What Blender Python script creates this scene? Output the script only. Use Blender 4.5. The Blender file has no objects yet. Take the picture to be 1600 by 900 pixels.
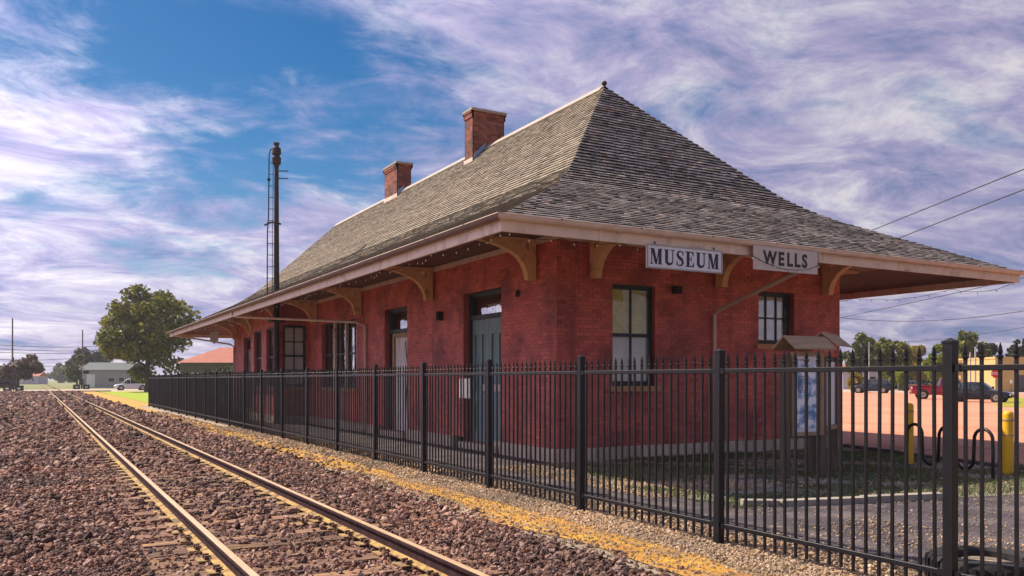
import bpy, bmesh, math, random
import numpy as np
from mathutils import Vector, Matrix, Euler

random.seed(7)
rng = np.random.default_rng(7)
SC = bpy.context.scene
COL = SC.collection
PI = math.pi
R = math.radians

# ------------------------------------------------------------------ camera
EYE = Vector((0.0, 0.0, 1.63))
FPX = 1312.0                      # focal length in pixels of a 1600 wide picture
YAW = R(29.52)
HORIZON = 593.0
cam_data = bpy.data.cameras.new('camera')
cam_data.sensor_width = 36.0
cam_data.lens = FPX / 1600 * 36.0
cam_data.shift_y = (HORIZON - 450.0) / 1600.0
cam_data.clip_end = 6000
cam = bpy.data.objects.new('camera', cam_data)
cam.location = EYE
cam.rotation_euler = (PI / 2, 0, -YAW)
COL.objects.link(cam)
SC.camera = cam
FW = (math.sin(YAW), math.cos(YAW))
RT = (math.cos(YAW), -math.sin(YAW))

def at(px, dep):
    """world x, y of a place that lies dep metres ahead in the direction of column px"""
    lat = (px - 800.0) / FPX * dep
    return FW[0] * dep + RT[0] * lat, FW[1] * dep + RT[1] * lat

def hgt(py, dep):
    return EYE.z + (HORIZON - py) / FPX * dep

def proj(P):
    x, y, z = P
    dep = FW[0] * x + FW[1] * y
    lat = RT[0] * x + RT[1] * y
    return 800 + FPX * lat / dep, HORIZON - FPX * (z - EYE.z) / dep, dep

# ------------------------------------------------------------------ light, sky, exposure
SUN_EL = R(46)
SUN_AZ = math.atan2(-0.60, 0.80)           # from +Y towards +X
SUN_DIR = Vector((math.sin(SUN_AZ) * math.cos(SUN_EL), math.cos(SUN_AZ) * math.cos(SUN_EL), math.sin(SUN_EL)))
sl = bpy.data.lights.new('sun', 'SUN')
sl.energy = 4.7
sl.angle = R(0.6)
sl.color = (1.0, 0.87, 0.70)
so = bpy.data.objects.new('sun', sl)
so.rotation_euler = (-SUN_DIR).to_track_quat('-Z', 'Y').to_euler()
so.location = (-20, 20, 40)
COL.objects.link(so)

SKY_OFFSET = (-21.70, 35.62)
W = bpy.data.worlds.new('World')
SC.world = W
W.use_nodes = True
SC.view_settings.view_transform = 'Standard'
SC.view_settings.look = 'None'
SC.view_settings.gamma = 1.0
SC.view_settings.exposure = 0.72
SC.view_settings.use_curve_mapping = False

def build_world():
    nt = W.node_tree
    nt.nodes.clear()
    N, L = nt.nodes.new, nt.links.new
    out = N('ShaderNodeOutputWorld')
    sky = N('ShaderNodeTexSky')
    sky.sky_type = 'NISHITA'
    sky.sun_disc = False
    sky.sun_elevation = SUN_EL
    sky.sun_rotation = SUN_AZ % (2 * PI)
    sky.air_density = 1.0
    sky.dust_density = 0.6
    sky.ozone_density = 3.0
    hs = N('ShaderNodeHueSaturation')
    hs.inputs['Saturation'].default_value = 1.45
    hs.inputs["Value"].default_value = 0.72
    L(sky.outputs[0], hs.inputs['Color'])
    bg1 = N('ShaderNodeBackground')
    bg1.inputs[1].default_value = 0.075
    L(hs.outputs[0], bg1.inputs[0])
    # clouds: noise on a flat layer high above (direction divided by its height)
    tc = N('ShaderNodeTexCoord')
    sep = N('ShaderNodeSeparateXYZ')
    L(tc.outputs['Generated'], sep.inputs[0])
    def math_(op, a, b=None, clamp=False):
        m = N('ShaderNodeMath'); m.operation = op; m.use_clamp = clamp
        for i, v in enumerate((a, b)):
            if v is None: continue
            if isinstance(v, (int, float)): m.inputs[i].default_value = v
            else: L(v, m.inputs[i])
        return m.outputs[0]
    zz = math_('ADD', math_('MAXIMUM', sep.outputs[2], 0.0), 0.16)
    px = math_('DIVIDE', sep.outputs[0], zz)
    py = math_('DIVIDE', sep.outputs[1], zz)
    comb = N('ShaderNodeCombineXYZ')
    L(px, comb.inputs[0]); L(py, comb.inputs[1])
    def noise(vec, scale, detail, rough, dist=0.0, rot=0.0, loc=(0, 0, 0), sc=(1, 1, 1)):
        mp = N('ShaderNodeMapping')
        mp.inputs['Location'].default_value = loc
        mp.inputs['Rotation'].default_value = (0, 0, rot)
        mp.inputs['Scale'].default_value = sc
        L(vec, mp.inputs[0])
        n = N('ShaderNodeTexNoise')
        n.inputs['Scale'].default_value = scale
        n.inputs['Detail'].default_value = detail
        n.inputs['Roughness'].default_value = rough
        n.inputs['Distortion'].default_value = dist
        L(mp.outputs[0], n.inputs['Vector'])
        return n.outputs['Fac']
    v = comb.outputs[0]
    OX, OY = SKY_OFFSET
    # slow warp so that the streaks curl instead of running straight
    wn = N('ShaderNodeTexNoise'); wn.inputs['Scale'].default_value = 0.9; wn.inputs['Detail'].default_value = 3
    L(v, wn.inputs['Vector'])
    wv = N('ShaderNodeVectorMath'); wv.operation = 'MULTIPLY_ADD'
    L(wn.outputs['Color'], wv.inputs[0]); wv.inputs[1].default_value = (0.30, 0.30, 0); L(v, wv.inputs[2])
    v = wv.outputs[0]
    big = noise(v, 0.75, 3.0, 0.5, 0.3, R(34), (OX, OY, 0), (1.0, 0.72, 1))
    wisp = noise(v, 1.5, 9.0, 0.60, 0.5, R(24), (OX + 2.2, OY + 7.4, 0), (0.92, 1.12, 1))
    fine = noise(v, 5.5, 8.0, 0.66, 0.4, R(20), (OX, OY, 0), (1.0, 1.15, 1))
    mix = math_('ADD', math_('MULTIPLY', big, 0.66), math_('MULTIPLY', wisp, 0.46))
    mix = math_('ADD', mix, math_('MULTIPLY', fine, 0.24))
    # more cover towards the horizon, as a cloud layer seen edge-on
    low = math_('SUBTRACT', 1.0, math_('MULTIPLY', sep.outputs[2], 2.6), True)
    mix = math_('ADD', mix, math_('MULTIPLY', math_('POWER', low, 2.0), 0.25))
    ramp = N('ShaderNodeValToRGB')
    ramp.color_ramp.interpolation = 'EASE'
    e = ramp.color_ramp.elements
    e[0].position = 0.585; e[0].color = (0, 0, 0, 1)
    e[1].position = 0.745; e[1].color = (1, 1, 1, 1)
    L(mix, ramp.inputs[0])
    # cloud body: thick parts greyer and lilac, thin parts pale
    tone = noise(v, 2.1, 10.0, 0.68, 0.5, R(30), (OX + 9.1, OY + 3.3, 0), (0.9, 1.15, 1))
    cr = N('ShaderNodeValToRGB')
    e = cr.color_ramp.elements
    e[0].position = 0.34; e[0].color = (0.20, 0.27, 0.52, 1)
    e[1].position = 0.64; e[1].color = (0.95, 0.90, 0.97, 1)
    x = e.new(0.49); x.color = (0.54, 0.49, 0.74, 1)
    L(tone, cr.inputs[0])
    # towards the low sun side the layer is thin and bright
    sd = N('ShaderNodeVectorMath'); sd.operation = 'DOT_PRODUCT'
    L(tc.outputs['Generated'], sd.inputs[0]); sd.inputs[1].default_value = SUN_DIR
    glow = math_('POWER', math_('MAXIMUM', sd.outputs['Value'], 0.0), 3.5)
    bg2 = N('ShaderNodeBackground')
    L(cr.outputs[0], bg2.inputs[0])
    L(math_("ADD", 0.46, math_("MULTIPLY", glow, 1.25)), bg2.inputs[1])
    ms = N('ShaderNodeMixShader')
    L(math_('MULTIPLY', ramp.outputs[0], 0.93), ms.inputs[0])
    L(bg1.outputs[0], ms.inputs[1]); L(bg2.outputs[0], ms.inputs[2])
    L(ms.outputs[0], out.inputs[0])
build_world()

# ------------------------------------------------------------------ materials
M = {}
def mat(name, c1, c2=None, scale=4.0, rough=0.8, bump=0.0, bscale=30.0, metal=0.0, spec=0.4, detail=6.0,
        stretch=(1, 1, 1), attr=None, rand=0.0, c3=None, s3=0.7, p3=(0.5, 0.62), coat=0.0, c4=None, s4=2.0, p4=(0.6, 0.7), streak=None, ss=1.3, ps=(0.55, 0.75)):
    """procedural surface: two tones by noise, optional stains (c3), tone attribute, relief"""
    m = bpy.data.materials.new(name); m.use_nodes = True
    nt = m.node_tree; N, L = nt.nodes.new, nt.links.new
    b = nt.nodes['Principled BSDF']
    b.inputs['Roughness'].default_value = rough
    b.inputs['Metallic'].default_value = metal
    b.inputs['Specular IOR Level'].default_value = spec
    b.inputs['Coat Weight'].default_value = coat
    geo = N('ShaderNodeNewGeometry')
    mp = N('ShaderNodeMapping'); mp.inputs['Scale'].default_value = stretch
    L(geo.outputs['Position'], mp.inputs[0])
    vec = mp.outputs[0]
    def ns(s, d, r=0.6):
        n = N('ShaderNodeTexNoise'); n.inputs['Scale'].default_value = s; n.inputs['Detail'].default_value = d
        n.inputs['Roughness'].default_value = r
        L(vec, n.inputs['Vector']); return n.outputs['Fac']
    def mixc(f, a, c, blend='MIX'):
        x = N('ShaderNodeMix'); x.data_type = 'RGBA'; x.blend_type = blend
        for sock, v in ((x.inputs[0], f), (x.inputs[6], a), (x.inputs[7], c)):
            if isinstance(v, (int, float)): sock.default_value = v
            elif isinstance(v, tuple): sock.default_value = v + (1,) if len(v) == 3 else v
            else: L(v, sock)
        return x.outputs[2]
    def ramp(f, p0, p1):
        r = N('ShaderNodeMapRange'); r.inputs[1].default_value = p0; r.inputs[2].default_value = p1
        L(f, r.inputs[0]); return r.outputs[0]
    col = mixc(ramp(ns(scale, detail), 0.35, 0.65), tuple(c1), tuple(c2 or c1))
    if c3: col = mixc(ramp(ns(s3, 7), *p3), col, tuple(c3))
    if c4: col = mixc(ramp(ns(s4, 9, 0.7), *p4), col, tuple(c4))
    if streak:                                   # water marks running down the wall
        m2 = N('ShaderNodeMapping'); m2.inputs['Scale'].default_value = (1, 1, 0.10); L(geo.outputs['Position'], m2.inputs[0])
        n2 = N('ShaderNodeTexNoise'); n2.inputs['Scale'].default_value = ss; n2.inputs['Detail'].default_value = 8; n2.inputs['Roughness'].default_value = 0.65
        L(m2.outputs[0], n2.inputs['Vector'])
        col = mixc(ramp(n2.outputs['Fac'], *ps), col, tuple(streak))
    if attr:
        a = N('ShaderNodeAttribute'); a.attribute_name = attr
        col = mixc(1.0, col, a.outputs['Color'], 'MULTIPLY')
    if rand:
        oi = N('ShaderNodeObjectInfo')
        v = N('ShaderNodeMapRange'); v.inputs[3].default_value = 1 - rand; v.inputs[4].default_value = 1 + rand
        L(oi.outputs['Random'], v.inputs[0])
        col = mixc(1.0, col, v.outputs[0], 'MULTIPLY')
    L(col, b.inputs['Base Color'])
    if bump:
        bp = N('ShaderNodeBump'); bp.inputs['Strength'].default_value = 1.0; bp.inputs['Distance'].default_value = bump
        L(ns(bscale, 8, 0.65), bp.inputs['Height']); L(bp.outputs[0], b.inputs['Normal'])
    M[name] = m
    return m

mat('ballast', (0.14, 0.080, 0.062), (0.25, 0.145, 0.11), 14, 0.95, 0.05, 16, c3=(0.30, 0.17, 0.09), s3=0.35)
mat('soil', (0.34, 0.19, 0.10), (0.24, 0.13, 0.08), 0.5, 0.95, 0.03, 6, c3=(0.20, 0.13, 0.10), s3=2.0)
mat('ochre', (0.66, 0.38, 0.045), (0.46, 0.22, 0.05), 3.0, 0.95, 0.02, 40, c3=(0.25, 0.165, 0.10), s3=2.2, p3=(0.52, 0.66), c4=(0.34, 0.22, 0.12), s4=14, p4=(0.54, 0.66))
mat('pale_gravel', (0.42, 0.34, 0.24), (0.28, 0.22, 0.16), 22, 0.95, 0.02, 40)
mat('asphalt', (0.042, 0.036, 0.044), (0.08, 0.066, 0.074), 4, 0.88, 0.012, 60, c3=(0.14, 0.115, 0.115), s3=1.1, p3=(0.48, 0.66), c4=(0.27, 0.21, 0.18), s4=2.6, p4=(0.585, 0.70))
mat('road', (0.40, 0.30, 0.24), (0.52, 0.40, 0.31), 0.4, 0.9, 0.004, 60)
mat('lot', (0.50, 0.215, 0.125), (0.62, 0.29, 0.17), 0.35, 0.9, 0.006, 50, c3=(0.30, 0.13, 0.09), s3=0.8, p3=(0.56, 0.70), stretch=(1, 0.45, 1), c4=(0.68, 0.38, 0.26), s4=5, p4=(0.6, 0.72))
mat('lawn', (0.24, 0.32, 0.012), (0.34, 0.42, 0.02), 1.6, 0.95, 0.03, 25)
mat('dry_lawn', (0.36, 0.31, 0.03), (0.28, 0.28, 0.03), 1.2, 0.95, 0.03, 25)
mat('yard', (0.22, 0.20, 0.155), (0.36, 0.32, 0.26), 9, 0.95, 0.02, 40, c3=(0.06, 0.075, 0.035), s3=1.4, p3=(0.46, 0.58))
mat('kerb', (0.38, 0.34, 0.28), (0.27, 0.24, 0.20), 6, 0.9, 0.006, 50)
mat('far_grass', (0.14, 0.19, 0.05), (0.22, 0.20, 0.08), 0.05, 0.95)
mat('wood_tie', (0.30, 0.17, 0.10), (0.13, 0.075, 0.06), 5, 0.95, 0.012, 30, stretch=(0.6, 5, 5), rand=0.3, c3=(0.42, 0.25, 0.10), s3=1.5, p3=(0.55, 0.7))
mat('rail_side', (0.030, 0.016, 0.020), (0.060, 0.030, 0.030), 8, 0.92, 0.002, 60, spec=0.1)
mat('rail_top', (0.82, 0.60, 0.36), (0.62, 0.41, 0.23), 3, 0.42, 0, metal=0.4, stretch=(8, 0.4, 1))
mat('rail_foot', (0.50, 0.33, 0.10), (0.26, 0.15, 0.06), 9, 0.85, 0.003, 60, c3=(0.10, 0.055, 0.04), s3=7, p3=(0.5, 0.6))
mat('tie_plate', (0.42, 0.28, 0.10), (0.20, 0.12, 0.07), 12, 0.85, 0.003, 60)
mat('spike', (0.10, 0.06, 0.05), (0.16, 0.10, 0.07), 20, 0.7, 0, metal=0.3)
mat('brick_red', (0.68, 0.165, 0.130), (0.54, 0.112, 0.092), 1.6, 0.62, 0.003, 90, attr='tone', c3=(0.26, 0.068, 0.060), s3=0.8, p3=(0.48, 0.68), spec=0.35, c4=(0.66, 0.27, 0.22), s4=3.2, p4=(0.60, 0.72), streak=(0.31, 0.078, 0.066), ss=2.2, ps=(0.54, 0.74))
mat('mortar_red', (0.46, 0.110, 0.092), (0.36, 0.080, 0.070), 3, 0.8, 0.003, 80, c3=(0.17, 0.032, 0.030), s3=0.9, p3=(0.52, 0.70))
mat('brick_raw', (0.33, 0.115, 0.07), (0.22, 0.07, 0.05), 6, 0.85, 0.004, 80, attr='tone', c3=(0.10, 0.05, 0.04), s3=1.4, p3=(0.5, 0.66))
mat('mortar_raw', (0.20, 0.13, 0.10), (0.14, 0.09, 0.07), 6, 0.9, 0.003, 80)
mat('stone', (0.66, 0.53, 0.40), (0.52, 0.41, 0.31), 5, 0.9, 0.008, 40, rand=0.15)
mat('shingle', (0.34, 0.30, 0.25), (0.22, 0.195, 0.175), 7, 0.92, 0.006, 70, attr='tone', stretch=(1, 1, 0.6), spec=0.2)
mat('deck_wood', (0.09, 0.07, 0.055), (0.12, 0.09, 0.07), 5, 0.9)
mat('trim', (0.74, 0.58, 0.47), (0.64, 0.49, 0.40), 3, 0.55, 0.003, 40, c3=(0.40, 0.28, 0.22), s3=2.4, p3=(0.56, 0.72), streak=(0.44, 0.32, 0.25), ss=5, ps=(0.56, 0.72))
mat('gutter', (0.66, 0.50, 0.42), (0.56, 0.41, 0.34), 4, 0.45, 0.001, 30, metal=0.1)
mat('gutter_shade', (0.11, 0.065, 0.055), (0.16, 0.09, 0.07), 4, 0.5, 0.001, 30)  # darker copy of the gutter colour, shade of the track-side gutter painted in
mat('bracket', (0.74, 0.45, 0.24), (0.60, 0.35, 0.18), 3, 0.6, 0.003, 40, c3=(0.36, 0.18, 0.08), s3=3, p3=(0.56, 0.72))
mat('soffit', (0.17, 0.092, 0.070), (0.12, 0.064, 0.052), 3, 0.65, 0.004, 22, stretch=(6, 1, 1))
mat('teal', (0.21, 0.31, 0.315), (0.15, 0.23, 0.24), 4, 0.5, 0.003, 50, stretch=(1, 3, 0.5))
mat('teal_dark', (0.020, 0.032, 0.036), (0.030, 0.042, 0.045), 5, 0.5, 0.002, 50)
mat('black_paint', (0.006, 0.006, 0.008), (0.012, 0.011, 0.014), 20, 0.42, 0.0008, 200, spec=0.28)
mat('black_rough', (0.018, 0.017, 0.018), (0.03, 0.028, 0.028), 10, 0.8, 0.004, 60)
mat('plywood', (0.78, 0.72, 0.72), (0.66, 0.60, 0.60), 2.2, 0.8, 0.002, 30, stretch=(1, 4, 0.4), c3=(0.36, 0.27, 0.22), s3=1.2, p3=(0.58, 0.72))
mat('jamb_wood', (0.42, 0.27, 0.15), (0.30, 0.18, 0.10), 4, 0.7, 0.003, 40, stretch=(2, 2, 0.4))
mat('sill', (0.60, 0.30, 0.15), (0.50, 0.23, 0.11), 6, 0.7, 0.004, 50)
mat('tree_reflection', (0.82, 0.70, 0.26), (0.60, 0.55, 0.20), 5, 0.9, 0, c3=(0.80, 0.70, 0.36), s3=4, p3=(0.5, 0.62))  # yellow-green of trees mirrored in the upper panes, put into the colour
mat('blind_white', (0.86, 0.84, 0.80), (0.76, 0.75, 0.72), 2, 0.9, 0.01, 6)
mat('blind_grey', (0.88, 0.88, 0.84), (0.76, 0.77, 0.74), 2.5, 0.9)
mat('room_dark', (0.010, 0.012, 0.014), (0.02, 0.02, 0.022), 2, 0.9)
mat('white_paint', (0.78, 0.77, 0.80), (0.70, 0.69, 0.73), 6, 0.5, 0.001, 40)
mat('sign_white', (0.74, 0.72, 0.78), (0.66, 0.65, 0.71), 9, 0.45, 0.0005, 60)
mat('sign_cream', (0.58, 0.50, 0.46), (0.52, 0.45, 0.41), 7, 0.55, 0.0008, 60)
mat('letter_navy', (0.012, 0.014, 0.04), (0.02, 0.02, 0.05), 9, 0.5)
mat('letter_black', (0.012, 0.012, 0.014), (0.02, 0.02, 0.022), 9, 0.5)
mat('kiosk_wood', (0.17, 0.125, 0.085), (0.10, 0.075, 0.055), 5, 0.85, 0.006, 40, stretch=(4, 4, 0.4))
mat('kiosk_roof', (0.44, 0.30, 0.18), (0.30, 0.20, 0.12), 4, 0.9, 0.006, 40, stretch=(0.5, 4, 4))
mat('kiosk_frame', (0.42, 0.28, 0.17), (0.32, 0.21, 0.13), 5, 0.7, 0.003, 40)
mat('yellow_post', (0.74, 0.42, 0.012), (0.66, 0.36, 0.012), 6, 0.5, 0.001, 40, c3=(0.36, 0.20, 0.03), s3=4, p3=(0.62, 0.74))
mat('mast_iron', (0.030, 0.024, 0.026), (0.055, 0.04, 0.038), 6, 0.6, 0.002, 50, metal=0.2)
mat('bulb', (0.8, 0.8, 0.78), None, 4, 0.2)
mat('flash_lead', (0.30, 0.42, 0.60), (0.24, 0.36, 0.54), 5, 0.35, 0, metal=0.5)
mat('bark', (0.06, 0.045, 0.035), (0.10, 0.075, 0.055), 6, 0.95, 0.02, 12, stretch=(2, 2, 0.5))
mat('pole_wood', (0.10, 0.075, 0.06), (0.15, 0.11, 0.09), 4, 0.9, 0.004, 30, stretch=(3, 3, 0.4))
mat('pole_grey', (0.42, 0.40, 0.39), (0.34, 0.33, 0.32), 4, 0.6)
mat('cable', (0.03, 0.028, 0.032), None, 4, 0.7)
mat('tyre', (0.02, 0.02, 0.02), (0.03, 0.03, 0.03), 10, 0.85, 0.003, 50)
mat('rim', (0.50, 0.50, 0.52), (0.40, 0.40, 0.42), 6, 0.3, metal=0.8)
mat('paint_navy', (0.012, 0.016, 0.03), (0.016, 0.02, 0.036), 4, 0.22, coat=0.6)
mat('paint_black', (0.012, 0.012, 0.016), None, 4, 0.2, coat=0.6)
mat('paint_red', (0.30, 0.012, 0.018), (0.26, 0.01, 0.015), 4, 0.25, coat=0.6)
mat('paint_white', (0.74, 0.75, 0.78), (0.70, 0.71, 0.74), 4, 0.25, coat=0.6)
mat('paint_silver', (0.42, 0.43, 0.45), None, 4, 0.28, metal=0.5, coat=0.5)
mat('car_glass', (0.02, 0.025, 0.03), None, 4, 0.06, spec=0.8)
mat('lamp_red', (0.16, 0.01, 0.012), None, 4, 0.25)
mat('lamp_clear', (0.8, 0.8, 0.78), None, 4, 0.15)
mat('plastic_dark', (0.02, 0.02, 0.022), None, 4, 0.6)
mat('wall_tan', (0.56, 0.38, 0.15), (0.50, 0.33, 0.13), 1.2, 0.8, 0.003, 20)
mat('wall_yellow', (0.66, 0.44, 0.10), (0.58, 0.38, 0.09), 1.2, 0.8)
mat('wall_lilac', (0.50, 0.46, 0.56), (0.44, 0.40, 0.50), 1.2, 0.8)
mat('wall_grey', (0.36, 0.34, 0.34), (0.30, 0.28, 0.29), 1.0, 0.85, 0.003, 20)
mat('wall_dark', (0.09, 0.08, 0.08), (0.12, 0.10, 0.10), 1.0, 0.85)
mat('roof_red', (0.46, 0.17, 0.12), (0.38, 0.14, 0.10), 1.5, 0.85, 0.01, 12)
mat('roof_green', (0.045, 0.07, 0.07), (0.06, 0.09, 0.09), 1.5, 0.7)
mat('stop_red', (0.55, 0.015, 0.02), None, 4, 0.4)
mat('sign_blue', (0.06, 0.12, 0.42), (0.12, 0.2, 0.5), 3, 0.5)

def stone_mat(name, cols, rough=0.9):
    m = bpy.data.materials.new(name); m.use_nodes = True
    nt = m.node_tree; N, L = nt.nodes.new, nt.links.new
    b = nt.nodes['Principled BSDF']; b.inputs['Roughness'].default_value = rough
    oi = N('ShaderNodeObjectInfo'); cr = N('ShaderNodeValToRGB')
    e = cr.color_ramp.elements
    cr.color_ramp.interpolation = 'LINEAR'
    while len(e) < len(cols): e.new(0.5)
    for i, c in enumerate(cols):
        e[i].position = i / (len(cols) - 1); e[i].color = tuple(c) + (1,)
    L(oi.outputs['Random'], cr.inputs[0])
    geo = N('ShaderNodeNewGeometry'); n = N('ShaderNodeTexNoise'); n.inputs['Scale'].default_value = 60
    L(geo.outputs['Position'], n.inputs['Vector'])
    mr = N('ShaderNodeMapRange'); mr.inputs[3].default_value = 0.6; mr.inputs[4].default_value = 1.35
    L(n.outputs['Fac'], mr.inputs[0])
    x = N('ShaderNodeMix'); x.data_type = 'RGBA'; x.blend_type = 'MULTIPLY'; x.inputs[0].default_value = 1
    L(cr.outputs[0], x.inputs[6]); L(mr.outputs[0], x.inputs[7])
    # broad patches: dust, rust and grime
    n3 = N('ShaderNodeTexNoise'); n3.inputs['Scale'].default_value = 0.55; n3.inputs['Detail'].default_value = 5; L(geo.outputs['Position'], n3.inputs['Vector'])
    c3 = N('ShaderNodeValToRGB'); q = c3.color_ramp.elements
    q[0].position = 0.36; q[0].color = (0.66, 0.62, 0.62, 1); q[1].position = 0.66; q[1].color = (1.18, 1.02, 0.92, 1)
    L(n3.outputs['Fac'], c3.inputs[0])
    y = N('ShaderNodeMix'); y.data_type = 'RGBA'; y.blend_type = 'MULTIPLY'; y.inputs[0].default_value = 1
    L(x.outputs[2], y.inputs[6]); L(c3.outputs[0], y.inputs[7]); L(y.outputs[2], b.inputs['Base Color'])
    M[name] = m
stone_mat('stone_ballast', [(0.030, 0.019, 0.017), (0.23, 0.122, 0.086), (0.09, 0.050, 0.040), (0.34, 0.21, 0.165), (0.05, 0.030, 0.029), (0.26, 0.128, 0.072), (0.54, 0.39, 0.32), (0.13, 0.068, 0.048)])
stone_mat('stone_pale', [(0.42, 0.33, 0.22), (0.30, 0.24, 0.17), (0.55, 0.44, 0.30), (0.24, 0.17, 0.12), (0.48, 0.35, 0.18), (0.60, 0.52, 0.40)])

def leaf_mat(name, c1, c2, trans=0.35):
    m = bpy.data.materials.new(name); m.use_nodes = True
    nt = m.node_tree; N, L = nt.nodes.new, nt.links.new
    b = nt.nodes['Principled BSDF']; b.inputs['Roughness'].default_value = 0.6
    geo = N('ShaderNodeNewGeometry')
    x = N('ShaderNodeMix'); x.data_type = 'RGBA'
    x.inputs[6].default_value = tuple(c1) + (1,); x.inputs[7].default_value = tuple(c2) + (1,)
    L(geo.outputs['Random Per Island'], x.inputs[0]); L(x.outputs[2], b.inputs['Base Color'])
    tr = N('ShaderNodeBsdfTranslucent'); L(x.outputs[2], tr.inputs[0])
    ms = N('ShaderNodeMixShader'); ms.inputs[0].default_value = trans
    L(b.outputs[0], ms.inputs[1]); L(tr.outputs[0], ms.inputs[2])
    L(ms.outputs[0], nt.nodes['Material Output'].inputs[0])
    M[name] = m
leaf_mat('leaf_olive', (0.045, 0.065, 0.010), (0.28, 0.27, 0.03))
leaf_mat('leaf_green', (0.05, 0.08, 0.02), (0.17, 0.20, 0.04))
leaf_mat('leaf_bright', (0.12, 0.18, 0.02), (0.32, 0.34, 0.03))
leaf_mat('leaf_yellow', (0.26, 0.20, 0.02), (0.40, 0.30, 0.03))
leaf_mat('leaf_rust', (0.10, 0.06, 0.04), (0.16, 0.10, 0.06))
leaf_mat('leaf_dark', (0.02, 0.03, 0.012), (0.045, 0.06, 0.02))
leaf_mat('grass_blade', (0.05, 0.085, 0.02), (0.13, 0.16, 0.04), 0.2)
leaf_mat('straw_blade', (0.44, 0.25, 0.045), (0.66, 0.40, 0.06), 0.2)

def glass_mat():
    m = bpy.data.materials.new('window_glass'); m.use_nodes = True
    nt = m.node_tree; N, L = nt.nodes.new, nt.links.new
    nt.nodes.remove(nt.nodes['Principled BSDF'])
    t = N('ShaderNodeBsdfTransparent'); t.inputs[0].default_value = (0.98, 0.985, 0.98, 1)
    g = N('ShaderNodeBsdfGlossy'); g.inputs['Roughness'].default_value = 0.02
    f = N('ShaderNodeFresnel'); f.inputs[0].default_value = 1.5
    geo = N('ShaderNodeNewGeometry'); n = N('ShaderNodeTexNoise'); n.inputs['Scale'].default_value = 2.0
    L(geo.outputs['Position'], n.inputs['Vector'])
    bp = N('ShaderNodeBump'); bp.inputs['Distance'].default_value = 0.004; L(n.outputs['Fac'], bp.inputs['Height'])
    L(bp.outputs[0], g.inputs['Normal'])
    ad = N('ShaderNodeMath'); ad.operation = 'MULTIPLY_ADD'; ad.inputs[1].default_value = 0.55; ad.inputs[2].default_value = 0.0
    L(f.outputs[0], ad.inputs[0])
    ms = N('ShaderNodeMixShader'); L(ad.outputs[0], ms.inputs[0]); L(t.outputs[0], ms.inputs[1]); L(g.outputs[0], ms.inputs[2])
    L(ms.outputs[0], nt.nodes['Material Output'].inputs[0])
    M['glass'] = m
mat('ridge_metal', (0.34, 0.29, 0.23), (0.26, 0.22, 0.18), 3, 0.5)
glass_mat()

def poster_mat():
    m = bpy.data.materials.new('poster_print'); m.use_nodes = True
    nt = m.node_tree; N, L = nt.nodes.new, nt.links.new
    b = nt.nodes['Principled BSDF']; b.inputs['Roughness'].default_value = 0.35
    tc = N('ShaderNodeTexCoord'); mp = N('ShaderNodeMapping'); L(tc.outputs['Generated'], mp.inputs[0])
    mp.inputs['Scale'].default_value = (1.0, 1.0, 2.0)
    n = N('ShaderNodeTexNoise'); n.inputs['Scale'].default_value = 3.2; n.inputs['Detail'].default_value = 7
    L(mp.outputs[0], n.inputs['Vector'])
    cr = N('ShaderNodeValToRGB'); e = cr.color_ramp.elements
    e[0].position = 0.40; e[0].color = (0.10, 0.22, 0.45, 1)
    e[1].position = 0.56; e[1].color = (0.84, 0.85, 0.94, 1)
    y = e.new(0.5); y.color = (0.34, 0.48, 0.70, 1)
    L(n.outputs['Fac'], cr.inputs[0]); L(cr.outputs[0], b.inputs['Base Color'])
    M['poster'] = m
poster_mat()

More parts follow.
